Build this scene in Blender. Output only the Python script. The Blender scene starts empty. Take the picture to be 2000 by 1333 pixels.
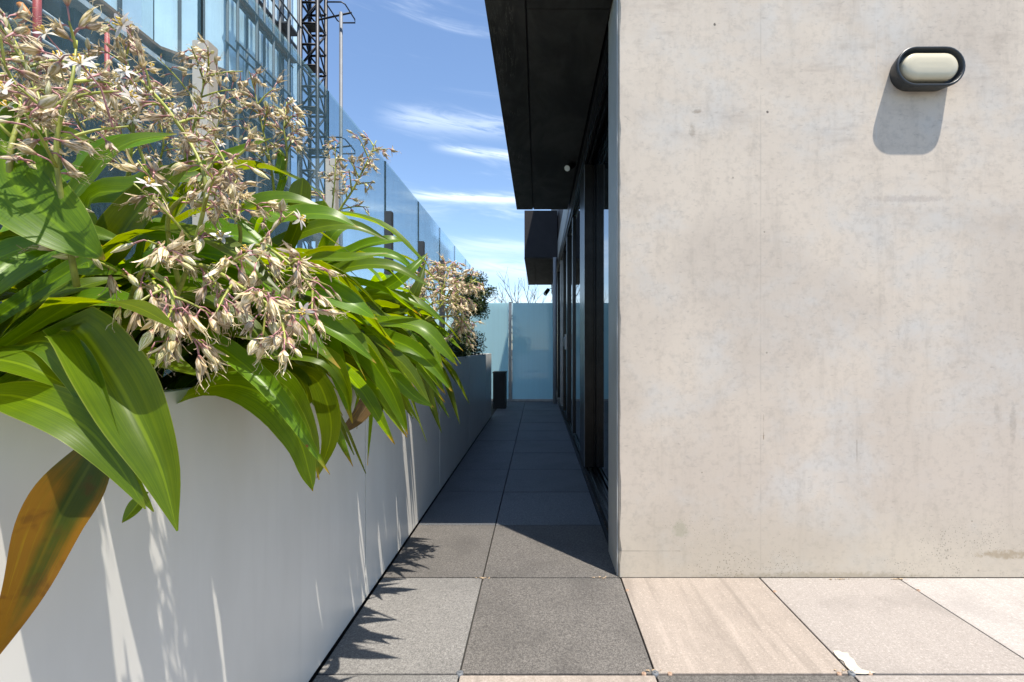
import bpy, bmesh, math, random
from mathutils import Vector, Matrix, Quaternion, Euler
R = math.radians
S = bpy.context.scene
COL = S.collection
rnd = random.Random(7)

# ------------------------------------------------------------------ camera, sky, sun, exposure
cam_d = bpy.data.cameras.new('camera')
cam = bpy.data.objects.new('camera', cam_d); COL.objects.link(cam)
cam.location = (0, 0, 1.0)
cam.rotation_euler = (R(90), 0, 0)
cam_d.sensor_width = 36.0
cam_d.lens = 913 / 2000 * 36.0
cam_d.shift_x = -0.0255
cam_d.shift_y = 0.00675
cam_d.clip_start = 0.02
cam_d.clip_end = 4000
S.camera = cam

SUN_TO = Vector((0.222, -0.235, 1.0)).normalized()
sun_el = math.asin(SUN_TO.z)
sun_az = math.atan2(SUN_TO.x, SUN_TO.y)

world = bpy.data.worlds.new('World'); S.world = world
world.use_nodes = True
wn = world.node_tree; wn.nodes.clear()

class NT:
    """small node-tree helper"""
    def __init__(s, tree): s.t = tree
    def n(s, typ, ins=None, **props):
        nd = s.t.nodes.new(typ)
        for k, v in props.items(): setattr(nd, k, v)
        for k, v in (ins or {}).items():
            sock = nd.inputs[k]
            if hasattr(v, 'is_output'): s.t.links.new(v, sock)
            elif isinstance(v, bpy.types.Node): s.t.links.new(v.outputs[0], sock)
            else:
                if sock.type == 'RGBA' and len(v) == 3: v = (*v, 1)
                sock.default_value = v
        return nd
    def m(s, op, a, b=0.0, c=0.0, clamp=False):
        nd = s.n('ShaderNodeMath', {0: a, 1: b, 2: c}, operation=op); nd.use_clamp = clamp
        return nd.outputs[0]
    def mix(s, f, a, b, mode='MIX'):
        nd = s.n('ShaderNodeMix', data_type='RGBA', blend_type=mode)
        for i, v in ((0, f), (6, a), (7, b)):
            if hasattr(v, 'is_output'): s.t.links.new(v, nd.inputs[i])
            else: nd.inputs[i].default_value = v if i == 0 else ((*v, 1) if len(v) == 3 else v)
        return nd.outputs[2]
    def ramp(s, f, lo, hi, a=0.0, b=1.0):
        nd = s.n('ShaderNodeMapRange', {0: f, 1: lo, 2: hi, 3: a, 4: b}); nd.interpolation_type = 'SMOOTHSTEP'
        return nd.outputs[0]
    def noise(s, vec, scale, detail=3.0, rough=0.55, dist=0.0):
        return s.n('ShaderNodeTexNoise', {'Vector': vec, 'Scale': scale, 'Detail': detail, 'Roughness': rough, 'Distortion': dist}).outputs[0]
    def mapv(s, vec, scale=(1, 1, 1), loc=(0, 0, 0)):
        return s.n('ShaderNodeMapping', {0: vec, 1: loc, 3: scale}).outputs[0]

W = NT(wn)
sky = W.n('ShaderNodeTexSky', sky_type='NISHITA')
sky.sun_disc = False
sky.sun_elevation = sun_el
sky.sun_rotation = sun_az
sky.air_density = 1.0; sky.dust_density = 0.15; sky.ozone_density = 3.2; sky.altitude = 50
tc = W.n('ShaderNodeTexCoord')
sep = W.n('ShaderNodeSeparateXYZ', {0: tc.outputs['Generated']})
hz = W.m('SQRT', W.m('ADD', W.m('MULTIPLY', sep.outputs[0], sep.outputs[0]), W.m('MULTIPLY', sep.outputs[1], sep.outputs[1])))
elev = W.m('ARCTAN2', sep.outputs[2], hz)
azim = W.m('ARCTAN2', sep.outputs[0], sep.outputs[1])
cv = W.n('ShaderNodeCombineXYZ', {0: W.m('MULTIPLY', azim, 2.2), 1: W.m('MULTIPLY', W.m('ADD', elev, W.m('MULTIPLY', azim, 0.1)), 17.0), 2: 3.7}).outputs[0]
c1 = W.noise(cv, 1.0, 5, 0.6, 0.6)
cv2 = W.n('ShaderNodeCombineXYZ', {0: W.m('MULTIPLY', azim, 7.0), 1: W.m('MULTIPLY', W.m('ADD', elev, W.m('MULTIPLY', azim, 0.12)), 60.0), 2: 1.1}).outputs[0]
c2 = W.noise(cv2, 1.0, 6, 0.65, 1.0)
wisp = W.m('MULTIPLY', W.ramp(c1, 0.5, 0.8), W.ramp(c2, 0.25, 0.75), clamp=True)
def streak(e0, w, tilt, amt, a0, a1):
    d = W.m('SUBTRACT', W.m('ADD', elev, W.m('MULTIPLY', azim, tilt)), W.m('ADD', e0, W.m('MULTIPLY', W.m('SUBTRACT', c2, 0.5), w * 2.2)))
    g = W.m('POWER', 2.718, W.m('MULTIPLY', W.m('MULTIPLY', d, d), -1.0 / (w * w)))
    win = W.m('MULTIPLY', W.ramp(azim, a0, a0 + 0.1), W.ramp(azim, a1, a1 - 0.05))
    return W.m('MULTIPLY', W.m('MULTIPLY', g, win), W.m('MULTIPLY', W.ramp(c2, 0.2, 0.6), amt))
cl = W.m('MULTIPLY', wisp, 0.5)
for a in ((0.307, 0.009, 0.0, 0.75, -0.30, 0.25), (0.386, 0.007, 0.05, 0.55, -0.24, 0.3), (0.44, 0.016, 0.0, 0.35, -0.35, 0.3),
          (0.16, 0.02, 0.1, 0.4, -0.2, 0.5), (0.1, 0.02, 0.0, 0.25, -1.0, 1.0), (0.21, 0.015, 0.0, 0.3, -0.25, 0.2)):
    cl = W.m('ADD', cl, streak(*a))
cl = W.m('MINIMUM', cl, 0.9)
hs = W.n('ShaderNodeHueSaturation', {'Saturation': 1.0, 'Value': 1.0, 'Color': sky.outputs[0]})
skyc = W.mix(cl, hs.outputs[0], (6.6, 7.2, 7.9))
bg = W.n('ShaderNodeBackground', {'Color': skyc, 'Strength': 0.13})
W.n('ShaderNodeOutputWorld', {'Surface': bg})

sun_d = bpy.data.lights.new('sun', 'SUN'); sun_d.energy = 5.0; sun_d.angle = R(0.5); sun_d.color = (1.0, 0.935, 0.83)
sun = bpy.data.objects.new('sun', sun_d); COL.objects.link(sun)
sun.rotation_euler = SUN_TO.to_track_quat('Z', 'Y').to_euler()
sun.location = (2, -2, 12)

S.view_settings.view_transform = 'Standard'
S.view_settings.look = 'None'
S.view_settings.exposure = 0.85
S.view_settings.gamma = 1.0
S.view_settings.use_curve_mapping = False
S.render.engine = 'CYCLES'
S.cycles.transparent_max_bounces = 24
S.cycles.max_bounces = 10

def at(px, py, d):
    """photo pixel at a distance -> world point"""
    return Vector(((px - 1051) / 913 * d, d, 1.0 - (py - 680) / 913 * d))

# ------------------------------------------------------------------ object helpers
def tag(o, label=None, cat=None, group=None, kind=None):
    if label: o['label'] = label
    if cat: o['category'] = cat
    if group: o['group'] = group
    if kind: o['kind'] = kind
    return o
def empty(name, loc=(0, 0, 0)):
    o = bpy.data.objects.new(name, None); COL.objects.link(o); o.location = loc
    o.empty_display_size = 0.1
    return o
def par(o, parent):
    if parent is not None:
        o.parent = parent
        p = parent; off = Vector()
        while p is not None:
            off += Vector(p.location); p = p.parent
        o.location = Vector(o.location) - off
    return o
def link(name, me, parent=None, loc=(0, 0, 0)):
    o = bpy.data.objects.new(name, me); COL.objects.link(o); o.location = loc
    return par(o, parent)

class MB:
    def __init__(s): s.v = []; s.f = []; s.mi = []; s.uv = None; s.sm = []
    def face(s, f, mi=0, sm=False): s.f.append(f); s.mi.append(mi); s.sm.append(sm)
    def box(s, a, b, mi=0):
        x0, y0, z0 = a; x1, y1, z1 = b; k = len(s.v)
        s.v += [(x0, y0, z0), (x1, y0, z0), (x1, y1, z0), (x0, y1, z0), (x0, y0, z1), (x1, y0, z1), (x1, y1, z1), (x0, y1, z1)]
        for f in ((0, 3, 2, 1), (4, 5, 6, 7), (0, 1, 5, 4), (1, 2, 6, 5), (2, 3, 7, 6), (3, 0, 4, 7)):
            s.face([k + i for i in f], mi)
        return s
    def obox(s, p, q, w, h, up=Vector((0, 0, 1)), mi=0):
        """box beam from p to q, w across, h along up"""
        p = Vector(p); q = Vector(q); t = (q - p).normalized()
        sd = t.cross(up)
        if sd.length < 1e-4: sd = t.cross(Vector((1, 0, 0)))
        sd.normalize(); u = sd.cross(t)
        k = len(s.v)
        for c in (p, q):
            for a, b in ((-1, -1), (1, -1), (1, 1), (-1, 1)):
                s.v.append(tuple(c + sd * a * w / 2 + u * b * h / 2))
        for f in ((0, 1, 2, 3), (7, 6, 5, 4), (0, 4, 5, 1), (1, 5, 6, 2), (2, 6, 7, 3), (3, 7, 4, 0)):
            s.face([k + i for i in f], mi)
        return s
    def tube(s, pts, r, n=8, mi=0, cap=True):
        pts = [Vector(p) for p in pts]; m = len(pts)
        rr = r if isinstance(r, (list, tuple)) else [r] * m
        k = len(s.v); ref = None
        for i, p in enumerate(pts):
            t = (pts[min(i + 1, m - 1)] - pts[max(i - 1, 0)])
            t = t.normalized() if t.length > 1e-9 else Vector((0, 0, 1))
            if ref is None: ref = Vector((1, 0, 0)) if abs(t.x) < 0.8 else Vector((0, 1, 0))
            a = (ref - t * ref.dot(t)).normalized(); b = t.cross(a); ref = a
            for j in range(n):
                th = 2 * math.pi * j / n
                s.v.append(tuple(p + (a * math.cos(th) + b * math.sin(th)) * rr[i]))
        for i in range(m - 1):
            for j in range(n):
                j2 = (j + 1) % n
                s.face([k + i * n + j, k + i * n + j2, k + (i + 1) * n + j2, k + (i + 1) * n + j], mi, True)
        if cap and n > 2:
            s.face([k + j for j in range(n)][::-1], mi); s.face([k + (m - 1) * n + j for j in range(n)], mi)
        return s
    def mesh(s, name, mats):
        me = bpy.data.meshes.new(name)
        me.from_pydata(s.v, [], s.f)
        me.polygons.foreach_set('material_index', s.mi)
        me.polygons.foreach_set('use_smooth', s.sm)
        for m in (mats if isinstance(mats, (list, tuple)) else [mats]): me.materials.append(m)
        me.validate(); me.update()
        return me
    def build(s, name, mats, parent=None, bevel=0.0, seg=2):
        me = s.mesh(name, mats)
        if bevel > 0:
            bm = bmesh.new(); bm.from_mesh(me)
            bmesh.ops.bevel(bm, geom=bm.edges[:], offset=bevel, segments=seg, affect='EDGES', clamp_overlap=True)
            for f in bm.faces: f.smooth = False
            bm.to_mesh(me); bm.free()
        return link(name, me, parent)
def box(name, a, b, mat, parent=None, bevel=0.0):
    return MB().box(a, b).build(name, mat, parent, bevel)

# ------------------------------------------------------------------ materials
def mat(name):
    m = bpy.data.materials.new(name); m.use_nodes = True
    m.node_tree.nodes.clear()
    return m, NT(m.node_tree)
def finish(m, T, shader, disp=None):
    T.n('ShaderNodeOutputMaterial', {'Surface': shader})
    return m
def pbr(T, col, rough=0.5, metal=0.0, bump=None, bstr=0.2, bdist=0.002, **kw):
    ins = {'Base Color': col, 'Roughness': rough, 'Metallic': metal}
    ins.update(kw)
    if bump is not None:
        ins['Normal'] = T.n('ShaderNodeBump', {'Strength': bstr, 'Distance': bdist, 'Height': bump}).outputs[0]
    return T.n('ShaderNodeBsdfPrincipled', ins)
def gpos(T): return T.n('ShaderNodeNewGeometry').outputs['Position']

def simple(name, col, rough=0.5, metal=0.0, var=0.15, scale=6.0, bump=0.0):
    m, T = mat(name); p = gpos(T)
    n = T.noise(p, scale, 4)
    c = T.mix(T.ramp(n, 0.3, 0.7), tuple(x * (1 - var) for x in col), tuple(min(1, x * (1 + var)) for x in col))
    r = T.m('ADD', rough - 0.06, T.m('MULTIPLY', T.noise(p, scale * 3, 3), 0.12), clamp=True)
    nf = T.noise(p, 180, 2)
    return finish(m, T, pbr(T, c, r, metal, nf if bump else None, bump))

def concrete():
    m, T = mat('board_concrete'); p = gpos(T)
    sx = T.n('ShaderNodeSeparateXYZ', {0: p}); X, Z = sx.outputs[0], sx.outputs[2]
    big = T.noise(T.mapv(p, (1, 1, 1)), 1.6, 3, 0.5, 0.4)
    mid = T.noise(T.mapv(p, (1.0, 1, 1.3), (3, 0, 1)), 2.2, 6, 0.65, 0.2)
    fine = T.noise(p, 38, 5, 0.65)
    hstr = T.noise(T.mapv(p, (1.0, 1, 4.5)), 3.6, 6, 0.68, 0.25)
    vstr = T.noise(T.mapv(p, (7, 1, 0.9)), 2.6, 6, 0.66, 0.2)
    warm = (0.60, 0.515, 0.425); cool = (0.535, 0.515, 0.485); grey = (0.525, 0.45, 0.375)
    c = T.mix(T.ramp(big, 0.38, 0.64), warm, grey)
    c = T.mix(T.m('MULTIPLY', T.ramp(mid, 0.45, 0.72), 0.75), c, cool)
    dark = T.m('MULTIPLY', T.m('MULTIPLY', T.ramp(hstr, 0.46, 0.8), T.ramp(T.noise(p, 2.3, 3), 0.42, 0.6)), 0.45)
    upper = T.ramp(Z, 0.9, 2.3)
    c = T.mix(T.m('MULTIPLY', dark, upper), c, (0.25, 0.19, 0.15))
    c = T.mix(T.m('MULTIPLY', T.ramp(vstr, 0.48, 0.8), 0.24), c, (0.30, 0.25, 0.20))
    c = T.mix(T.m('MULTIPLY', T.ramp(fine, 0.45, 0.72), 0.26), c, (0.27, 0.235, 0.2))
    # scuffed form-board marks: short fine dashes
    dash = T.noise(T.mapv(p, (30, 1, 90)), 1.0, 2, 0.5)
    c = T.mix(T.m('MULTIPLY', T.ramp(dash, 0.62, 0.74), 0.30), c, (0.25, 0.21, 0.18))
    # yellowish lime wash low down, greenish algae tint
    low = T.ramp(Z, 0.45, 0.02)
    c = T.mix(T.m('MULTIPLY', low, 0.35), c, (0.40, 0.36, 0.265))
    # blow holes: clusters near the base, few above
    vo = T.n('ShaderNodeTexVoronoi', {'Vector': p, 'Scale': 95.0, 'Randomness': 1.0})
    clus = T.m('MULTIPLY', T.ramp(T.noise(p, 3.1, 3), 0.34, 0.62), T.ramp(Z, 0.42, 0.10))
    pit = T.m('LESS_THAN', vo.outputs['Distance'], T.m('MULTIPLY', clus, T.m('ADD', 0.10, T.m('MULTIPLY', T.noise(p, 21, 2), 0.32))))
    vo2 = T.n('ShaderNodeTexVoronoi', {'Vector': p, 'Scale': 6.0, 'Randomness': 1.0})
    pit2 = T.m('LESS_THAN', vo2.outputs['Distance'], 0.026)
    pits = T.m('MAXIMUM', pit, pit2)
    c = T.mix(T.m('MULTIPLY', pits, 0.5), c, (0.14, 0.13, 0.10))
    scr = T.noise(T.mapv(p, (2.2, 1, 3.4), (5, 0, 2)), 1.5, 4, 0.6, 0.5)
    scl = T.m('MULTIPLY', T.ramp(T.m('ABSOLUTE', T.m('SUBTRACT', scr, 0.47)), 0.0022, 0.0), T.ramp(T.noise(p, 4.3, 4), 0.52, 0.64))
    c = T.mix(T.m('MULTIPLY', scl, 0.32), c, (0.22, 0.18, 0.15))
    scuff = T.m('MULTIPLY', T.ramp(T.noise(T.mapv(p, (26, 1, 26)), 1.0, 5, 0.75), 0.6, 0.72), T.ramp(T.noise(p, 2.7, 3), 0.47, 0.62))
    c = T.mix(T.m('MULTIPLY', scuff, 0.30), c, (0.24, 0.20, 0.165))
    # faint form-sheet joints
    def line(axis, v, w, a, col, lo=None, hi=None):
        nonlocal c
        f = T.m('LESS_THAN', T.m('ABSOLUTE', T.m('SUBTRACT', axis, v)), w)
        other = Z if axis is X else X
        if lo is not None:
            f = T.m('MULTIPLY', f, T.m('MULTIPLY', T.m('GREATER_THAN', other, lo), T.m('LESS_THAN', other, hi)))
        f = T.m('MULTIPLY', f, T.m('MULTIPLY', T.ramp(T.noise(p, 14, 3), 0.3, 0.6), a))
        c = T.mix(f, c, col)
    line(X, 1.475, 0.002, 0.5, (0.55, 0.52, 0.48), 1.9, 2.7)
    line(X, 0.97, 0.003, 0.25, (0.3, 0.26, 0.22))
    line(Z, 0.115, 0.0025, 0.5, (0.28, 0.24, 0.19), 0.35, 0.62)
    line(Z, 0.72, 0.0015, 0.45, (0.56, 0.54, 0.5), 1.2, 2.2)
    line(X, 0.983, 0.0022, 0.9, (0.16, 0.10, 0.05), 0.6, 0.71)   # rust streak
    line(X, 1.39, 0.0015, 0.6, (0.2, 0.15, 0.1), 0.5, 0.6)
    def blot(x, z, rx, rz, a, col):
        nonlocal c
        dx = T.m('DIVIDE', T.m('SUBTRACT', X, x), rx); dz = T.m('DIVIDE', T.m('SUBTRACT', Z, z), rz)
        d = T.m('ADD', T.m('ADD', T.m('MULTIPLY', dx, dx), T.m('MULTIPLY', dz, dz)), T.m('MULTIPLY', T.m('SUBTRACT', T.noise(p, 60, 5, 0.7), 0.5), 4.0))
        c = T.mix(T.m('MULTIPLY', T.ramp(d, 1.3, 0.0), a), c, col)
    blot(0.692, 2.03, 0.022, 0.012, 0.6, (0.24, 0.19, 0.14))
    blot(0.672, 1.945, 0.016, 0.03, 0.45, (0.26, 0.21, 0.16))
    blot(1.0, 2.03, 0.006, 0.006, 0.9, (0.08, 0.06, 0.05))
    blot(0.77, 2.41, 0.006, 0.007, 0.9, (0.06, 0.05, 0.04))
    blot(2.07, 0.67, 0.016, 0.10, 0.35, (0.26, 0.22, 0.18))
    blot(2.0, 0.72, 0.014, 0.04, 0.3, (0.26, 0.22, 0.18))
    blot(1.62, 1.65, 0.2, 0.016, 0.32, (0.28, 0.22, 0.19))
    blot(2.05, 0.1, 0.14, 0.02, 0.5, (0.24, 0.17, 0.08))
    blot(1.24, 0.0, 0.55, 0.025, 0.4, (0.25, 0.2, 0.12))
    blot(0.62, 0.21, 0.035, 0.04, 0.35, (0.25, 0.26, 0.17))
    hgt = T.m('SUBTRACT', T.m('ADD', T.m('MULTIPLY', fine, 0.35), T.m('MULTIPLY', mid, 0.4)), T.m('MULTIPLY', pits, 1.2))
    return finish(m, T, pbr(T, c, 0.82, 0, hgt, 0.35, 0.003))

def tile_mat(name, a, b, speck, streak=0.0, rough=0.7, sc=260.0):
    m, T = mat(name); p = gpos(T)
    oi = T.n('ShaderNodeObjectInfo').outputs['Random']
    n1 = T.noise(p, sc, 2, 0.7)
    n2 = T.noise(p, sc * 0.4, 2, 0.6)
    blot = T.noise(T.n('ShaderNodeVectorMath', {0: p, 1: T.n('ShaderNodeCombineXYZ', {0: T.m('MULTIPLY', oi, 40)}).outputs[0]}, operation='ADD').outputs[0], 2.6, 5, 0.65, 0.3)
    c = T.mix(T.ramp(n1, 0.40, 0.60), a, b)
    c = T.mix(T.m('MULTIPLY', T.ramp(n2, 0.58, 0.68), 0.6), c, speck)
    c = T.mix(T.m('MULTIPLY', T.ramp(n2, 0.42, 0.34), 0.35), c, tuple(min(1, x * 1.6) for x in b))
    if streak:
        st = T.noise(T.mapv(p, (16, 1.1, 1)), 1.4, 4, 0.6, 0.35)
        c = T.mix(T.m('MULTIPLY', T.ramp(st, 0.46, 0.72), streak), c, tuple(x * 0.68 for x in a))
        c = T.mix(T.m('MULTIPLY', T.ramp(st, 0.42, 0.3), streak * 0.6), c, tuple(min(1, x * 1.3) for x in b))
    c = T.mix(T.m('MULTIPLY', T.ramp(blot, 0.45, 0.68), 0.34), c, tuple(x * 0.62 for x in a))
    dirt = T.noise(p, 9, 5, 0.7)
    c = T.mix(T.m('MULTIPLY', T.ramp(dirt, 0.58, 0.8), 0.25), c, tuple(min(1, x * 1.35) for x in b))
    v = T.m('ADD', 0.93, T.m('MULTIPLY', oi, 0.14))
    c = T.n('ShaderNodeHueSaturation', {'Value': v, 'Color': c}).outputs[0]
    return finish(m, T, pbr(T, c, rough, 0, n1, 0.12, 0.001))

M = {}
M['concrete'] = concrete()
M['tile_grey'] = tile_mat('light_grey_granite', (0.115, 0.110, 0.105), (0.20, 0.192, 0.182), (0.07, 0.068, 0.065))
M['tile_dark'] = tile_mat('dark_grey_granite', (0.060, 0.055, 0.051), (0.135, 0.125, 0.115), (0.035, 0.033, 0.031))
M['tile_beige'] = tile_mat('streaked_beige_stone', (0.25, 0.212, 0.18), (0.315, 0.27, 0.235), (0.22, 0.18, 0.15), 0.6)
M['tile_pink'] = tile_mat('pale_pink_stone', (0.235, 0.21, 0.192), (0.30, 0.272, 0.252), (0.2, 0.17, 0.15), 0.12)
M['tile_pale'] = tile_mat('pale_cream_stone', (0.29, 0.265, 0.25), (0.345, 0.322, 0.305), (0.26, 0.23, 0.21), 0.15)
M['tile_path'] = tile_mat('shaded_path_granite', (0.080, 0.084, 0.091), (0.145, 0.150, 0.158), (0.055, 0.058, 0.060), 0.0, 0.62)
M['joint'] = simple('dark_joint', (0.018, 0.016, 0.014), 0.9)
M['plaster'] = simple('pale_plaster', (0.46, 0.41, 0.34), 0.9, 0, 0.12, 40)
M['white_panel'] = None
def panel_mat():
    m, T = mat('white_powder_coat'); p = gpos(T)
    n = T.noise(T.mapv(p, (1, 1.5, 0.5)), 3.0, 4, 0.6)
    run = T.noise(T.mapv(p, (1, 14, 0.5)), 2.0, 3, 0.6)
    c = T.mix(T.ramp(n, 0.3, 0.7), (0.59, 0.575, 0.535), (0.65, 0.635, 0.595))
    c = T.mix(T.m('MULTIPLY', T.m('MULTIPLY', T.ramp(run, 0.5, 0.8), T.ramp(n, 0.4, 0.65)), 0.2), c, (0.42, 0.40, 0.36))
    spk = T.n('ShaderNodeTexVoronoi', {'Vector': p, 'Scale': 7.0}).outputs['Distance']
    c = T.mix(T.m('MULTIPLY', T.m('LESS_THAN', spk, 0.02), 0.6), c, (0.3, 0.28, 0.25))
    b = T.noise(p, 4.0, 2)
    r = T.m('ADD', 0.24, T.m('MULTIPLY', run, 0.14))
    return finish(m, T, pbr(T, c, r, 0, b, 0.05, 0.01))
M['white_panel'] = panel_mat()
M['cap'] = simple('planter_cap_metal', (0.72, 0.72, 0.70), 0.35, 0, 0.05)
M['grey_return'] = simple('grey_painted_return', (0.40, 0.40, 0.385), 0.55, 0, 0.06)
M['frame'] = simple('black_aluminium', (0.014, 0.014, 0.016), 0.32, 0.3, 0.2, 12)
M['bronze'] = simple('dark_bronze_aluminium', (0.028, 0.024, 0.021), 0.3, 0.6, 0.2, 12)
M['silver'] = simple('brushed_grey_metal', (0.34, 0.34, 0.35), 0.36, 0.7, 0.1, 10)
M['col_paint'] = simple('grey_painted_column', (0.36, 0.36, 0.37), 0.45, 0, 0.05)
M['edge'] = simple('painted_edge_highlight', (0.42, 0.44, 0.47), 0.4, 0.2, 0.1)  # pale colour that paints an edge highlight on the door stiles
M['soil'] = simple('potting_soil', (0.035, 0.024, 0.016), 0.95, 0, 0.5, 60, 0.6)
M['pale_fascia'] = simple('pale_grey_fascia', (0.52, 0.54, 0.55), 0.5, 0, 0.06)
M['brown_clad'] = simple('brown_cladding', (0.06, 0.045, 0.04), 0.6, 0, 0.2)
M['purple_clad'] = simple('dark_slate_cladding', (0.018, 0.016, 0.02), 0.7, 0, 0.15)
M['black'] = simple('matt_black', (0.008, 0.008, 0.009), 0.55)
M['lens'] = simple('lamp_lens', (0.7, 0.7, 0.68), 0.2)
def soffit_mat():
    m, T = mat('black_painted_soffit'); p = gpos(T)
    n = T.noise(T.mapv(p, (1, 0.5, 1)), 4.0, 5, 0.65, 0.5)
    sc = T.noise(T.mapv(p, (14, 1.6, 1)), 1.3, 5, 0.7, 1.2)
    c = T.mix(T.ramp(n, 0.35, 0.75), (0.015, 0.014, 0.014), (0.052, 0.049, 0.047))
    line = T.m('MULTIPLY', T.ramp(T.m('ABSOLUTE', T.m('SUBTRACT', sc, 0.5)), 0.016, 0.0), T.ramp(T.noise(p, 3, 3), 0.43, 0.6))
    sx = T.n('ShaderNodeSeparateXYZ', {0: p}).outputs[0]
    line = T.m('MULTIPLY', line, T.ramp(sx, -0.08, -0.16))
    c = T.mix(T.m('MULTIPLY', line, 0.5), c, (0.20, 0.185, 0.17))
    fl = T.noise(p, 30, 4, 0.7)
    c = T.mix(T.m('MULTIPLY', T.ramp(fl, 0.62, 0.8), T.ramp(n, 0.45, 0.65)), c, (0.085, 0.082, 0.08))
    return finish(m, T, pbr(T, c, 0.8, 0, fl, 0.25, 0.002))
M['soffit'] = soffit_mat()
def window_glass():
    m, T = mat('dark_solar_glass'); p = gpos(T)
    b = T.noise(p, 1.3, 1)
    return finish(m, T, pbr(T, (0.010, 0.014, 0.017), 0.015, 0, b, 0.03, 0.02, IOR=2.8))
M['window'] = window_glass()
def screen_glass(name, tint, frost, frostcol, streak=0.25):
    m, T = mat(name); p = gpos(T)
    st = T.noise(T.mapv(p, (24, 24, 0.35)), 1.0, 4, 0.7)
    st2 = T.noise(T.mapv(p, (5, 5, 0.5)), 1.0, 3, 0.6)
    tr = T.n('ShaderNodeBsdfTransparent', {'Color': tint})
    df = T.n('ShaderNodeBsdfDiffuse', {'Color': frostcol})
    tl = T.n('ShaderNodeBsdfTranslucent', {'Color': frostcol})
    dt = T.n('ShaderNodeMixShader', {0: 0.6, 1: df, 2: tl})
    f = T.m('ADD', frost, T.m('MULTIPLY', T.m('SUBTRACT', T.m('ADD', T.m('MULTIPLY', st, 0.6), T.m('MULTIPLY', st2, 0.4)), 0.5), streak * 2), clamp=True)
    a = T.n('ShaderNodeMixShader', {0: f, 1: tr, 2: dt})
    gl = T.n('ShaderNodeBsdfGlossy', {'Color': (0.9, 0.97, 1.0), 'Roughness': 0.03,
             'Normal': T.n('ShaderNodeBump', {'Strength': 0.08, 'Distance': 0.004, 'Height': st}).outputs[0]})
    fc = T.n('ShaderNodeLayerWeight', {'Blend': 0.5}).outputs['Facing']
    fr = T.m('ADD', 0.04, T.m('MULTIPLY', T.m('POWER', fc, 5.0), 0.8))
    return finish(m, T, T.n('ShaderNodeMixShader', {0: fr, 1: a, 2: gl}))
M['fence_glass'] = screen_glass('tinted_fence_glass', (0.90, 0.965, 0.985), 0.11, (0.42, 0.66, 0.73), 0.15)
M['frosted'] = screen_glass('frosted_reeded_glass', (0.80, 0.93, 0.97), 0.93, (0.66, 0.90, 0.95), 0.12)
M['seal'] = simple('dark_glass_edge', (0.02, 0.035, 0.035), 0.3)
M['post'] = simple('champagne_post', (0.50, 0.45, 0.38), 0.42, 0.1, 0.06)
M['post_dark'] = simple('grey_post', (0.055, 0.055, 0.055), 0.4, 0.3, 0.1)

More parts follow.
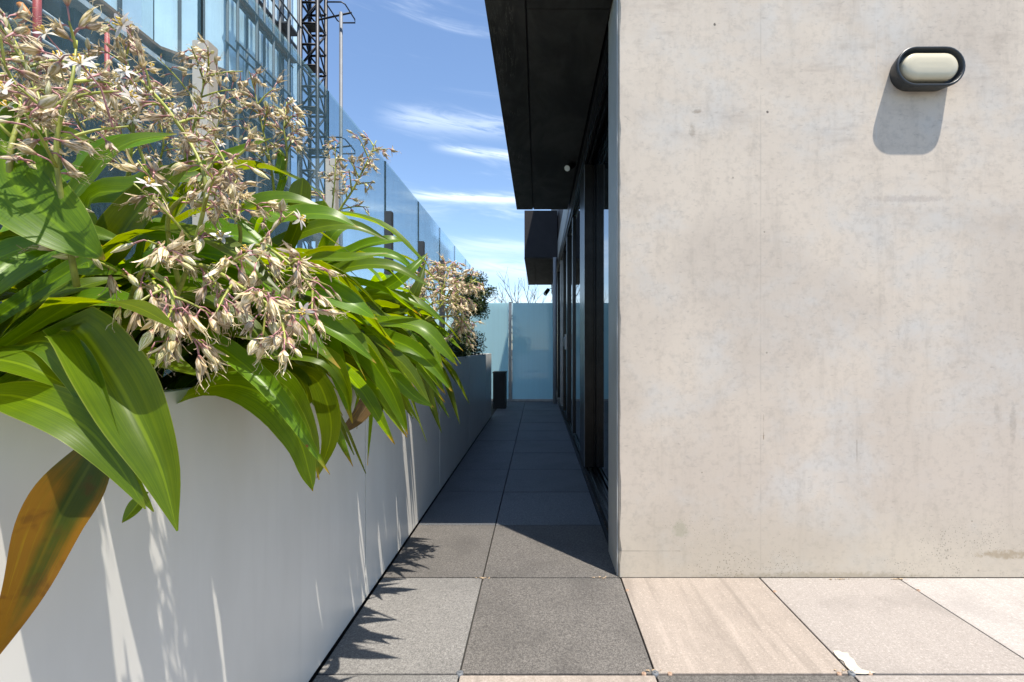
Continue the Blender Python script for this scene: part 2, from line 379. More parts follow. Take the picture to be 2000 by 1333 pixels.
# --- foliage
def leaf_mat(name, base, light, tipc=(0.30, 0.20, 0.03), age=0.0, agec=(0.40, 0.185, 0.012), hue0=0.472):
    m, T = mat(name)
    uv = T.n('ShaderNodeUVMap', uv_map='uv').outputs[0]
    sp = T.n('ShaderNodeSeparateXYZ', {0: uv}); U, V = sp.outputs[0], sp.outputs[1]
    oi = T.n('ShaderNodeObjectInfo').outputs['Random']
    p = gpos(T)
    vein = T.noise(T.n('ShaderNodeCombineXYZ', {0: T.m('MULTIPLY', U, 46), 1: T.m('MULTIPLY', V, 1.6), 2: T.m('MULTIPLY', oi, 31)}).outputs[0], 1.0, 2, 0.5)
    blot = T.noise(p, 17, 3)
    c = T.mix(T.m('MULTIPLY', T.ramp(vein, 0.3, 0.75), 0.55), base, light)
    c = T.mix(T.m('MULTIPLY', T.ramp(blot, 0.4, 0.75), 0.4), c, tuple(x * 0.6 for x in base))
    mid = T.ramp(T.m('ABSOLUTE', T.m('SUBTRACT', U, 0.5)), 0.045, 0.012)
    c = T.mix(T.m('MULTIPLY', mid, 0.35), c, tuple(min(1, x * 1.7) for x in light))
    edge = T.ramp(T.m('ABSOLUTE', T.m('SUBTRACT', U, 0.5)), 0.475, 0.5)
    c = T.mix(T.m('MULTIPLY', edge, 0.5), c, (0.25, 0.30, 0.06))
    if age:
        lv = T.noise(T.n('ShaderNodeCombineXYZ', {0: T.m('MULTIPLY', U, 15), 1: T.m('MULTIPLY', V, 2.2), 2: 0.0}).outputs[0], 1.0, 4, 0.65)
        a = T.ramp(T.m('ADD', T.m('SUBTRACT', V, T.m('ADD', -0.02, T.m('MULTIPLY', lv, 0.5))), T.m('ADD', T.m('MULTIPLY', T.m('SUBTRACT', T.noise(p, 14, 3), 0.5), 0.7), T.m('MULTIPLY', T.ramp(T.m('ABSOLUTE', T.m('SUBTRACT', U, 0.40)), 0.06, 0.40), 0.45))), 0.30, 0.80)
        c = T.mix(T.m('MULTIPLY', a, age), c, agec)
        c = T.mix(T.m('MULTIPLY', T.ramp(T.noise(p, 30, 4), 0.56, 0.72), 0.5), c, (0.12, 0.045, 0.01))
        c = T.mix(T.m('MULTIPLY', T.ramp(lv, 0.55, 0.72), T.m('MULTIPLY', a, 0.5)), c, (0.58, 0.36, 0.016))
    tip = T.m('MULTIPLY', T.ramp(T.m('ADD', V, T.m('MULTIPLY', T.m('SUBTRACT', T.noise(p, 40, 3), 0.5), 0.10)), 0.945, 0.995), T.ramp(oi, 0.4, 0.75))
    c = T.mix(T.m('MULTIPLY', tip, 0.85), c, tipc)
    spot = T.m('MULTIPLY', T.ramp(T.noise(p, 26, 2), 0.73, 0.77), T.ramp(V, 0.55, 0.9))
    c = T.mix(T.m('MULTIPLY', spot, 0.8), c, (0.20, 0.07, 0.015))
    hs = T.n('ShaderNodeHueSaturation', {'Hue': T.m('ADD', hue0, T.m('MULTIPLY', oi, 0.038)), 'Value': T.m('ADD', 0.6, T.m('MULTIPLY', oi, 0.75)), 'Color': c}).outputs[0]
    rib = T.noise(T.n('ShaderNodeCombineXYZ', {0: T.m('MULTIPLY', U, 26), 1: T.m('MULTIPLY', V, 0.7), 2: T.m('MULTIPLY', oi, 31)}).outputs[0], 1.0, 1)
    pr = pbr(T, hs, 0.36, 0, rib, 0.07, 0.003, **{'Specular IOR Level': 0.35})
    tl = T.n('ShaderNodeBsdfTranslucent', {'Color': T.n('ShaderNodeHueSaturation', {'Hue': 0.47 if hue0 < 0.49 else 0.5, 'Saturation': 1.1, 'Value': 3.0 if hue0 < 0.49 else 1.6, 'Color': hs}).outputs[0]})
    return finish(m, T, T.n('ShaderNodeMixShader', {0: 0.45, 1: pr, 2: tl}))
M['leaf'] = leaf_mat('strappy_leaf', (0.056, 0.122, 0.003), (0.130, 0.212, 0.005))
M['leaf_yellow'] = leaf_mat('ageing_leaf', (0.060, 0.095, 0.010), (0.10, 0.125, 0.014), age=0.9, hue0=0.495)
M['leaf_dead'] = leaf_mat('withered_leaf', (0.17, 0.105, 0.055), (0.26, 0.17, 0.09), age=0.4, agec=(0.14, 0.08, 0.04), hue0=0.495)
M['stem'] = simple('green_flower_stem', (0.27, 0.29, 0.05), 0.5, 0, 0.35, 40)
M['pedicel'] = simple('pink_pedicel', (0.42, 0.20, 0.20), 0.5, 0, 0.3, 60)
def bud_mat(name, a, b, base, trans=0.3):
    m, T = mat(name)
    co = T.n('ShaderNodeTexCoord').outputs['Object']
    z = T.n('ShaderNodeSeparateXYZ', {0: co}); Z = z.outputs[2]
    oi = T.n('ShaderNodeObjectInfo').outputs['Random']
    ang = T.m('ARCTAN2', z.outputs[1], z.outputs[0])
    st = T.noise(T.n('ShaderNodeCombineXYZ', {0: T.m('MULTIPLY', ang, 1.8), 1: T.m('MULTIPLY', Z, 1.2), 2: T.m('MULTIPLY', oi, 50)}).outputs[0], 1.6, 3)
    c = T.mix(T.ramp(st, 0.40, 0.58), a, b)
    c = T.mix(T.ramp(Z, 0.28, 0.0), c, base)
    c = T.n('ShaderNodeHueSaturation', {'Hue': T.m('ADD', 0.485, T.m('MULTIPLY', oi, 0.03)), 'Value': T.m('ADD', 0.76, T.m('MULTIPLY', oi, 0.42)), 'Color': c}).outputs[0]
    pr = pbr(T, c, 0.55)
    tl = T.n('ShaderNodeBsdfTranslucent', {'Color': c})
    return finish(m, T, T.n('ShaderNodeMixShader', {0: trans, 1: pr, 2: tl}))
M['bud'] = bud_mat('cream_bud', (0.88, 0.80, 0.61), (0.46, 0.43, 0.16), (0.52, 0.24, 0.20))
M['wilt'] = bud_mat('withered_petals', (0.86, 0.73, 0.55), (0.44, 0.34, 0.15), (0.42, 0.19, 0.17))
M['petal'] = bud_mat('white_petal', (0.84, 0.82, 0.80), (0.80, 0.74, 0.76), (0.8, 0.74, 0.6), 0.35)
M['anther'] = simple('yellow_anther', (0.62, 0.44, 0.06), 0.6)
def small_leaf(name, a, b):
    m, T = mat(name); p = gpos(T)
    c = T.mix(T.ramp(T.noise(p, 40, 2), 0.35, 0.65), a, b)
    pr = pbr(T, c, 0.45)
    tl = T.n('ShaderNodeBsdfTranslucent', {'Color': c})
    return finish(m, T, T.n('ShaderNodeMixShader', {0: 0.25, 1: pr, 2: tl}))
M['box_leaf'] = small_leaf('box_hedge_leaf', (0.020, 0.042, 0.010), (0.055, 0.095, 0.022))
M['bark'] = simple('grey_bark', (0.10, 0.085, 0.07), 0.9, 0, 0.3, 20)
# --- background
M['ground'] = simple('street_ground', (0.13, 0.135, 0.115), 0.9, 0, 0.4, 0.03)
M['blue_panel'] = simple('blue_facade_panel', (0.66, 0.84, 0.97), 0.10, 0, 0.08, 0.8)
M['blue_panel2'] = simple('pale_facade_panel', (0.62, 0.77, 0.90), 0.12, 0, 0.08, 0.8)
M['mullion'] = simple('grey_mullion', (0.075, 0.09, 0.105), 0.7, 0.0, 0.15, 2)
M['dark_wall'] = simple('shaded_dark_netting', (0.020, 0.020, 0.026), 0.8, 0, 0.5, 1.6)  # dark netting, with the shade of the lower floors put into its colour
M['dark_wall2'] = simple('shaded_slab_edge', (0.035, 0.035, 0.042), 0.8, 0, 0.3, 1.6)  # concrete slabs and columns, shade painted into the dark tone
M['plank'] = simple('scaffold_plank', (0.20, 0.115, 0.065), 0.8, 0, 0.3, 3)
M['mast'] = simple('dark_mast_steel', (0.018, 0.020, 0.028), 0.5, 0.3, 0.3, 3)
M['galv'] = simple('galvanised_steel', (0.13, 0.14, 0.155), 0.6, 0.2, 0.1, 5)
M['rail'] = simple('pale_rail', (0.55, 0.55, 0.55), 0.5)
M['red'] = simple('red_prop_paint', (0.42, 0.045, 0.035), 0.5, 0, 0.2, 4)
M['orange'] = simple('orange_rubber', (0.62, 0.19, 0.012), 0.5, 0, 0.2, 8)
M['white_shade'] = simple('opal_diffuser', (0.58, 0.52, 0.38), 0.25, 0, 0.02)
M['lamp_body'] = simple('charcoal_lamp_body', (0.022, 0.026, 0.030), 0.42, 0, 0.12, 20)
M['rust'] = simple('copper_spacer', (0.30, 0.20, 0.14), 0.6, 0, 0.3, 80)
M['leaf_litter'] = simple('dry_litter', (0.34, 0.25, 0.16), 0.8, 0, 0.4, 70)

# ------------------------------------------------------------------ setting: ground and terrace
g = MB(); g.v = [(-2500, -2500, -9), (2500, -2500, -9), (2500, 2500, -9), (-2500, 2500, -9)]; g.face([0, 1, 2, 3])
tag(g.build('ground', M['ground']), kind='structure')
slab = box('terrace_floor', (-1.42, -4.0, -0.4), (7.0, 14.5, -0.032), M['joint'])
tag(slab, kind='structure')
under = box('lower_building', (-1.36, -3.9, -9.0), (6.9, 14.4, -0.404), M['purple_clad'])
tag(under, 'dark storeys of the building below the terrace', 'building')

XE = [-0.684, -0.241, 0.36, 0.964, 1.565, 2.168, 2.77, 3.373, 3.976]
YE = [2.038 - 0.604 * k for k in range(6, 0, -1)] + [2.038 + 0.606 * k for k in range(0, 12)]
G = 0.003
tile_meshes = {}
def slab_tile(x0, x1, y0, y1, m, dz=0.0):
    o = box('paving_slab', (x0 + G, y0 + G, -0.030), (x1 - G, y1 - G, -0.001 + dz), M[m], slab, 0.0012)
    return o
front = {(0, 1): 'tile_grey', (1, 1): 'tile_dark', (2, 1): 'tile_beige', (3, 1): 'tile_pink', (4, 1): 'tile_pale',
         (0, 0): 'tile_grey', (1, 0): 'tile_beige', (2, 0): 'tile_dark', (3, 0): 'tile_pink', (4, 0): 'tile_grey'}
cycle = ['tile_beige', 'tile_dark', 'tile_pink', 'tile_pale', 'tile_grey']
for j in range(len(YE) - 1):
    y0, y1 = YE[j], YE[j + 1]
    openrow = y1 < 2.1
    for i in range(len(XE) - 1):
        if not openrow and i > 1: continue
        x0, x1 = XE[i], XE[i + 1]
        r = j - 4
        if openrow:
            m = front.get((i, r)) or cycle[(i * 2 + j * 3) % 5]
        else:
            m = 'tile_dark' if r == 2 and i == 1 else ('tile_grey' if r == 2 and False else 'tile_path')
            if r == 2: m = 'tile_dark'
        slab_tile(x0 + (0.004 if i == 0 else 0), x1, y0, y1, m, rnd.uniform(-0.0012, 0.0008))
# spacer heads and dry litter at the tile corners
def disc(x, y, r, h, m, name='spacer_cap'):
    mb = MB(); mb.tube([(x, y, -0.02), (x, y, h * 0.6), (x, y, h)], [r, r, r * 0.7], 10)
    mb.tube([(x, y, h + 0.0002), (x, y, h + 0.002)], [r * 0.35, r * 0.3], 8)
    return mb.build(name, m, slab)
for x, y in ((-0.241, 1.438), (0.36, 1.438), (0.964, 1.438)):
    disc(x, y, 0.011, 0.003, M['galv'])
for x, y in ((0.325, 1.436), (0.405, 1.436), (0.925, 1.436), (1.02, 1.437), (0.368, 1.93), (0.972, 1.92), (1.57, 1.93)):
    disc(x, y, 0.007, 0.002, M['rust'])
lit = MB()
for cx, cy, n in ((-0.241, 2.03, 16), (0.27, 2.032, 12), (0.36, 1.445, 8), (0.96, 1.445, 8), (0.38, 2.9, 26), (0.37, 3.6, 18), (1.55, 2.022, 22), (1.3, 2.024, 12)):
    for _ in range(n):
        x = cx + rnd.gauss(0, 0.02 if cy < 2.5 else 0.006); y = cy + rnd.gauss(0, 0.004 if cy < 2.5 else 0.2)
        if x > 0.33 and y > 2.0 and y < 2.05: y = 2.02
        s = rnd.uniform(0.002, 0.006); a = rnd.uniform(0, 6.28); k = len(lit.v)
        for t in (0, 2.0, 4.0):
            lit.v.append((x + s * math.cos(a + t), y + s * math.sin(a + t), 0.0005 + rnd.uniform(0, 0.003)))
        lit.v.append((x, y, 0.004))
        lit.face([k, k + 1, k + 3]); lit.face([k + 1, k + 2, k + 3]); lit.face([k + 2, k, k + 3])
o = tag(lit.build('dry_debris', M['leaf_litter'], slab), kind='stuff')
ps = MB(); k0 = [at(x, y, 1) for x, y in ((1627, 1273), (1637, 1272), (1645, 1276), (1656, 1277), (1660, 1284), (1668, 1290), (1674, 1301), (1683, 1309), (1694, 1312), (1712, 1315), (1690, 1318), (1670, 1317), (1660, 1310), (1652, 1302), (1648, 1293), (1638, 1288), (1631, 1280))]
ps.v = [(p.x / (1 - p.z), p.y / (1 - p.z), 0.0008) for p in k0]; n0 = len(ps.v)
ps.v += [(x, y, 0.0024) for x, y, z in ps.v]
ps.face(list(range(n0, 2 * n0)))
for i in range(n0): ps.face([i, (i + 1) % n0, n0 + (i + 1) % n0, n0 + i])
ps.build('plaster_smear', M['plaster'], slab)

# ------------------------------------------------------------------ concrete wall with its grey return
WY = 2.038
wall = MB()
# front face with a slightly uneven arris on the left edge
n = 60
zs = [0.0 + 3.55 * i / n for i in range(n + 1)]
k = 0
left = []
for z in zs:
    ch = abs(rnd.gauss(0, 0.0022)) + (0.004 if rnd.random() < 0.12 else 0)
    wall.v += [(0.352 + 0.004 + ch, WY, z), (0.352, WY + 0.004 + ch, z), (0.352, WY + 0.262, z), (7.0, WY, z), (7.0, WY + 0.262, z)]
for i in range(n):
    a, b = i * 5, (i + 1) * 5
    wall.face([a, a + 3, b + 3, b]); wall.face([a + 1, a, b, b + 1]); wall.face([a + 2, a + 1, b + 1, b + 2])
    wall.face([a + 3, a + 4, b + 4, b + 3]); wall.face([a + 4, a + 2, b + 2, b + 4])
wall.face([n * 5 + 0, n * 5 + 3, n * 5 + 4, n * 5 + 2, n * 5 + 1])
cw = tag(wall.build('concrete_wall', M['concrete']), 'stained pale board-marked concrete wall carrying the bulkhead light', 'wall')
box('grey_return', (0.3455, WY + 0.012, 0.0), (0.3505, WY + 0.258, 2.60), M['grey_return'], cw, 0.001)

# bulkhead wall light
def stadium(w, h, n=14):
    r = h / 2; l = w / 2 - r; pts = []
    for i in range(n + 1):
        a = -math.pi / 2 + math.pi * i / n; pts.append((l + r * math.cos(a), r * math.sin(a)))
    for i in range(n + 1):
        a = math.pi / 2 + math.pi * i / n; pts.append((-l + r * math.cos(a), r * math.sin(a)))
    return pts
def loft(rings, cx, cz, mi=0, cap_last=True):
    """rings: (w,h,y); stadium cross-sections in the XZ plane"""
    mb = MB(); nn = None
    for w, h, y in rings:
        pts = stadium(w, h); nn = len(pts)
        mb.v += [(cx + x, y, cz + z) for x, z in pts]
    for i in range(len(rings) - 1):
        for j in range(nn):
            j2 = (j + 1) % nn
            mb.face([i * nn + j, i * nn + j2, (i + 1) * nn + j2, (i + 1) * nn + j], mi, True)
    if cap_last: mb.face([(len(rings) - 1) * nn + j for j in range(nn)], mi)
    return mb
LX, LZ = 1.662, 2.192
lamp = empty('bulkhead_light', (LX, WY, LZ))
tag(lamp, 'black oval bulkhead wall light with cream diffuser on concrete wall', 'wall light')
P = 0.058
loft([(0.262, 0.150, WY - 0.001), (0.268, 0.156, WY - 0.01), (0.286, 0.164, WY - P + 0.018), (0.292, 0.168, WY - P + 0.004)], LX, LZ, 0, False).build('housing', M['lamp_body'], lamp)
loft([(0.292, 0.168, WY - P + 0.0035), (0.293, 0.169, WY - P), (0.289, 0.165, WY - P - 0.005), (0.276, 0.152, WY - P - 0.006), (0.270, 0.146, WY - P - 0.001), (0.262, 0.138, WY - 0.028)], LX, LZ, 0, True).build('ring', M['lamp_body'], lamp)
loft([(0.236, 0.112, WY - 0.030), (0.238, 0.114, WY - 0.050), (0.232, 0.110, WY - 0.060), (0.214, 0.094, WY - 0.066), (0.17, 0.055, WY - 0.069), (0.13, 0.02, WY - 0.070)], LX, LZ, 0, True).build('diffuser', M['white_shade'], lamp)

# ------------------------------------------------------------------ canopies
def canopy(y0, y1, label, grooved):
    c = empty('canopy', (0.05, (y0 + y1) / 2, 2.63)); tag(c, label, 'canopy', 'dark canopies over the passage')
    x0, x1, z0, z1 = -0.252, 0.349, 2.63, 3.5
    gx = -0.058
    # fascia box sits 4 mm up, soffit boards hang below it, with an open groove between them
    box('fascia', (x0 + 0.003, y0, z0 + 0.018), (x1, y1 - 0.003, z1), M['purple_clad'], c, 0.003)
    box('edge_board', (x0, y0 + 0.003, z0), (gx - 0.004, y1, z0 + 0.016), M['soffit'], c, 0.002)
    yy = y0 + 0.21
    box('soffit_board', (gx + 0.004, yy + 0.003, z0 + 0.001), (x1 - 0.002, y1 - 0.002, z0 + 0.016), M['soffit'], c, 0.0015)
    box('soffit_board', (gx + 0.004, y0 + 0.003, z0), (x1 - 0.002, yy - 0.004, z0 + 0.016), M['soffit'], c, 0.0015)
    return c
c1_ = canopy(2.041, 5.51, 'near black canopy with a grooved scuffed soffit beside the concrete wall', True)
c2_ = canopy(8.5, 12.1, 'far dark canopy beyond the gap, over the end glass screen', False)

# ------------------------------------------------------------------ building above the glazing, and the glazing itself
bw = box('upper_wall', (0.362, 2.31, 2.945), (6.9, 13.0, 5.5), M['brown_clad'])
tag(bw, 'dark brown clad upper wall over the glazed doors', 'wall')
box('pale_band', (0.354, 5.52, 2.602), (0.60, 8.49, 2.943), M['pale_fascia'], bw, 0.002)
box('head_panel', (0.362, 2.31, 2.602), (0.60, 5.51, 2.943), M['purple_clad'], bw)
box('head_panel', (0.362, 8.50, 2.602), (0.60, 13.0, 2.943), M['purple_clad'], bw)
gz = empty('glazed_doors', (0.42, 5.5, 0)); tag(gz, 'black framed sliding glass doors along the passage', 'glass doors')
box('sill', (0.385, 2.303, -0.03), (0.55, 12.9, 0.035), M['frame'], gz, 0.003)
box('track', (0.402, 2.304, 0.036), (0.412, 8.5, 0.052), M['bronze'], gz, 0.001)
box('track', (0.432, 2.304, 0.036), (0.442, 8.5, 0.052), M['bronze'], gz, 0.001)
box('drain_channel', (0.364, 2.302, -0.03), (0.383, 8.6, -0.012), M['black'], gz)
box('head_frame', (0.358, 2.304, 2.50), (0.55, 12.9, 2.598), M['frame'], gz, 0.003)
box('head_track', (0.372, 2.304, 2.47), (0.385, 12.9, 2.4985), M['bronze'], gz, 0.001)
box('head_track', (0.40, 2.304, 2.455), (0.416, 12.9, 2.4985), M['frame'], gz, 0.001)
def stile(y0, y1, x0, x1, m): return box('stile', (x0, y0, 0.053), (x1, y1, 2.4545), M[m], gz, 0.002)
def pane(y0, y1, x, ): return box('pane', (x, y0, 0.053), (x + 0.012, y1, 2.4545), M['window'], gz)
pane(2.31, 3.70, 0.444); stile(3.70, 3.79, 0.368, 0.428, 'bronze'); stile(3.72, 3.80, 0.430, 0.47, 'bronze')
stile(3.795, 4.16, 0.372, 0.42, 'frame'); box('edge_highlight', (0.366, 3.694, 0.06), (0.3675, 3.699, 2.45), M['edge'], gz)  # thin pale strip stands in for the highlight on the stile edge
pane(4.165, 5.18, 0.402); stile(5.18, 5.25, 0.384, 0.43, 'frame'); box('edge_highlight', (0.381, 5.255, 0.06), (0.384, 5.262, 2.45), M['edge'], gz)
pane(5.262, 6.05, 0.404); stile(6.05, 6.24, 0.376, 0.43, 'frame')
pane(6.25, 7.05, 0.402); stile(7.05, 7.12, 0.378, 0.43, 'bronze'); pane(7.13, 7.75, 0.402); stile(7.75, 7.85, 0.37, 0.43, 'silver')
pane(7.86, 8.9, 0.402); stile(8.9, 9.0, 0.37, 0.43, 'frame'); pane(9.01, 10.8, 0.402); stile(10.8, 10.95, 0.33, 0.43, 'frame'); pane(10.96, 12.8, 0.402)
hd = MB(); hd.tube([(0.352, 6.14, 1.02), (0.345, 6.14, 1.03), (0.345, 6.14, 1.13), (0.352, 6.14, 1.14)], 0.010, 8); hd.box((0.352, 6.11, 0.98), (0.3755, 6.17, 1.18))
hd.build('handle', M['silver'], gz)
back = box('room_lining', (0.56, 2.31, -0.02), (0.60, 12.9, 2.60), M['black'], gz)
post = MB(); post.tube([(0.300, 8.42, -0.001), (0.300, 8.42, 2.6285)], 0.032, 20)
tag(post.build('round_column', M['col_paint']), 'slim round grey column under the front edge of far canopy', 'column')

def spot(name, base, tip, r, label):
    s = empty(name, base); tag(s, label, 'spotlight', 'spotlights under the canopies')
    b, t = Vector(base), Vector(tip)
    mb = MB(); mb.tube([b, b.lerp(t, 0.02), b.lerp(t, 0.97), t], [r * 0.8, r, r, r * 0.97], 20); mb.build('head', M['black'], s)
    d = (t - b).normalized()
    mb = MB(); mb.tube([t + d * 0.0005, t + d * 0.003], [r * 0.86, r * 0.8], 20); mb.build('lens', M['lens'], s)
    mb = MB(); m_ = b.lerp(t, 0.25); mb.tube([m_, m_ + Vector((0.05, 0.0, 0.05)), Vector((0.358, m_.y, m_.z + 0.06))], 0.007, 8); mb.build('bracket', M['black'], s)
spot('spotlight', (0.305, 4.12, 2.615), (0.250, 4.02, 2.545), 0.030, 'small black spotlight with pale lens below the near soffit')
spot('spotlight', (0.24, 10.9, 2.36), (0.16, 10.8, 2.24), 0.045, 'tiny black spotlight silhouetted on sky above end glass screen')

# ------------------------------------------------------------------ planter
PX = -0.684
pl = empty('planter_box', (-0.97, 3, 0)); tag(pl, 'long white metal planter box lining the left of the passage', 'planter')
JY = [-1.4, 0.45, 1.853, 3.25, 4.66, 6.06, 6.86]
for a, b in zip(JY[:-1], JY[1:]):
    box('face_panel', (PX - 0.012, a + 0.0045, 0.005), (PX, b - 0.0045, 0.919), M['white_panel'], pl, 0.0012)
box('core', (-1.19, -1.39, 0.0), (PX - 0.013, 6.845, 0.80), M['joint'], pl)
box('end_panel', (-1.19, 6.847, 0.012), (PX - 0.013, 6.858, 0.919), M['white_panel'], pl, 0.001)
box('back_panel', (-1.203, -1.39, 0.012), (-1.191, 6.858, 0.905), M['white_panel'], pl, 0.001)
box('cap', (PX - 0.05, -1.39, 0.880), (PX - 0.0125, 6.845, 0.917), M['cap'], pl, 0.0015)
so = MB(); nx, ny = 10, 120
for j in range(ny + 1):
    for i in range(nx + 1):
        so.v.append((-1.188 + (1.188 + PX - 0.014) * i / nx, -1.38 + 8.2 * j / ny, 0.855 + rnd.uniform(-0.012, 0.016)))
for j in range(ny):
    for i in range(nx):
        a = j * (nx + 1) + i; so.face([a, a + 1, a + nx + 2, a + nx + 1], 0, True)
tag(so.build('soil', M['soil'], pl), kind='stuff')

bx = empty('black_box', (-0.65, 7.75, 0)); tag(bx, 'tall narrow black box standing past the end of the planter', 'box')
box('body', (-0.745, 7.70, 0.0), (-0.535, 8.0, 0.575), M['black'], bx, 0.004)
box('lid', (-0.752, 7.693, 0.577), (-0.528, 8.007, 0.606), M['black'], bx, 0.003)

# ------------------------------------------------------------------ glass fence and end screen
FX, FZ = -1.27, 2.55
fe = empty('glass_fence', (FX, 4, 0)); tag(fe, 'tall blue tinted glass fence behind the planter', 'fence')
J = [-1.47, -0.40, 0.68, 1.757, 2.82, 3.88, 4.955, 6.03, 7.11, 8.19, 8.72]
for a, b in zip(J[:-1], J[1:]):
    box('glass_panel', (FX - 0.006, a + 0.006, 0.05), (FX + 0.006, b - 0.006, FZ), M['fence_glass'], fe)
    mb = MB(); mb.box((FX - 0.0065, b - 0.0055, 0.05), (FX + 0.0065, b + 0.0055, FZ)); mb.build('seal', M['seal'], fe)
for i, b in enumerate(J[1:-1]):
    box('fence_post', (FX + 0.012, b - 0.06, -0.03), (FX + 0.072, b - 0.005, 2.12), M['post' if b < 3.5 else 'post_dark'], fe, 0.003)
box('base_rail', (FX - 0.03, -1.47, -0.03), (FX + 0.0115, 8.72, 0.049), M['silver'], fe, 0.002)

SY = 8.74
sc = empty('glass_screen', (-0.4, SY, 0)); tag(sc, 'frosted glass screen closing the far end of the passage', 'glass screen')
box('glass_panel', (-0.485, SY - 0.006, 0.045), (0.275, SY + 0.006, 1.84), M['frosted'], sc)
box('glass_panel', (-1.255, SY - 0.006, 0.045), (-0.552, SY + 0.006, 1.84), M['frosted'], sc)
box('screen_post', (-0.548, SY - 0.03, 0), (-0.492, SY + 0.03, 1.86), M['silver'], sc, 0.003)
box('screen_post', (0.28, SY - 0.03, 0), (0.335, SY + 0.03, 1.86), M['silver'], sc, 0.003)
box('bottom_rail', (-0.49, SY - 0.015, 0.0), (0.279, SY + 0.015, 0.043), M['silver'], sc, 0.002)
box('bottom_rail', (-1.255, SY - 0.015, 0.0), (-0.55, SY + 0.015, 0.043), M['silver'], sc, 0.002)

# ------------------------------------------------------------------ plants
def catmull(pts, n):
    P = [pts[0] * 2 - pts[1]] + list(pts) + [pts[-1] * 2 - pts[-2]]
    out = []; m = len(pts) - 1
    for i in range(n + 1):
        t = i / n * m; s = min(int(t), m - 1); u = t - s
        a, b, c, d = P[s], P[s + 1], P[s + 2], P[s + 3]
        out.append(0.5 * ((2 * b) + (c - a) * u + (2 * a - 5 * b + 4 * c - d) * u * u + (3 * b - a - 3 * c + d) * u ** 3))
    return out
def leaf_mesh(pts, width, facing, matl, fold=0.25, twist=0.0, wave=0.02, base_w=0.45, peak=0.45, n=18, seed=0, tipk=2.0):
    rg = random.Random(seed)
    c = catmull([Vector(p) for p in pts], n)
    fc = facing if isinstance(facing, list) else [facing]
    fc = [Vector(f) for f in fc]
    me = bpy.data.meshes.new('leaf'); V = []; F = []; UV = []
    us = (-1, -0.62, -0.28, 0, 0.28, 0.62, 1); nu = len(us)
    ph = rg.uniform(0, 6.28); fq = rg.uniform(7, 12)
    prev = None
    for i, p in enumerate(c):
        t = i / n
        T = (c[min(i + 1, n)] - c[max(i - 1, 0)]).normalized()
        ff = t * (len(fc) - 1); q = min(int(ff), max(len(fc) - 2, 0))
        N0 = fc[q].lerp(fc[min(q + 1, len(fc) - 1)], ff - q)
        s = T.cross(N0)
        if s.length < 1e-3: s = prev or Vector((1, 0, 0))
        s.normalize()
        if prev is not None and s.dot(prev) < 0 and len(fc) == 1: s = -s
        prev = s.copy()
        if twist: s = Quaternion(T, twist * (t - 0.3)) @ s
        N = s.cross(T).normalized()
        if t < peak:
            x = t / peak; w = base_w + (1 - base_w) * (x * x * (3 - 2 * x))
        else:
            x = (t - peak) / (1 - peak); w = max(0.02, 1 - x ** tipk)
        w *= width / 2
        for u in us:
            lift = fold * (abs(u) ** 1.3) * w + wave * width * (abs(u) ** 2) * math.sin(fq * t + ph + (1.4 if u > 0 else 0))
            V.append(tuple(p + s * u * w + N * lift)); UV.append(((u + 1) / 2, t))
    for i in range(n):
        for j in range(nu - 1):
            a = i * nu + j; F.append((a, a + 1, a + nu + 1, a + nu))
    me.from_pydata(V, [], F)
    me.polygons.foreach_set('use_smooth', [True] * len(F))
    uvl = me.uv_layers.new(name='uv')
    for li, l in enumerate(me.loops): uvl.data[li].uv = UV[l.vertex_index]
    me.materials.append(matl); me.update()
    return me

# templates for the fill leaves: root at origin, arching along +X in the XZ plane, length 1
TEMPL = []
for k in range(12):
    droop = [0.1, 0.2, 0.35, 0.5, 0.68, 0.85][k % 6]; rise = [1.15, 0.95, 0.85, 0.78, 0.66, 0.55][k % 6]
    pts = [Vector((0, 0, 0)), Vector((0.22, 0, rise * 0.42)), Vector((0.5, 0.02 * (k % 3 - 1), rise * 0.62 - droop * 0.03)),
           Vector((0.76, 0.05 * (k % 3 - 1), rise * 0.58 - droop * 0.26)), Vector((0.93, 0.07 * (k % 3 - 1), rise * 0.42 - droop * 0.60))]
    TEMPL.append(leaf_mesh(pts, 0.078 + 0.014 * (k % 4), Vector((0.0, 0.35 * (k % 3 - 1), 1)), M['leaf'], 0.4 - 0.05 * (k % 4), 0.5 * (k % 5 - 2), 0.03, 0.5, 0.5, 16, k, 1.9 + 0.3 * (k % 3)))

def lathe(profile, n=10, ribs=0, amp=0.0):
    mb = MB()
    for z, r in profile:
        for j in range(n):
            a = 2 * math.pi * j / n
            rr = r * (1 + amp * math.cos(ribs * a))
            mb.v.append((rr * math.cos(a), rr * math.sin(a), z))
    for i in range(len(profile) - 1):
        for j in range(n):
            j2 = (j + 1) % n
            mb.face([i * n + j, i * n + j2, (i + 1) * n + j2, (i + 1) * n + j], 0, True)
    return mb
def petal(mb, ang, tilt, ln, w, z0, mi=0, curl=0.0, r0=0.03, steps=5):
    k = len(mb.v); ca, sa = math.cos(ang), math.sin(ang)
    for i in range(steps + 1):
        t = i / steps; th = tilt + curl * t
        r = r0 + ln * t * math.sin(th); z = z0 + ln * t * math.cos(th)
        ww = w * math.sin(math.pi * min(0.97, 0.12 + 0.86 * t)) ** 0.8
        for u in (-1, 0, 1):
            off = -0.06 * (1 - abs(u)) * ln * 0.5
            mb.v.append((r * ca - u * ww * sa + off * ca, r * sa + u * ww * ca + off * sa, z))
    for i in range(steps):
        for j in range(2):
            a = k + i * 3 + j; mb.face([a, a + 1, a + 4, a + 3], mi, True)
BUDS, WILT, FLOW = [], [], []
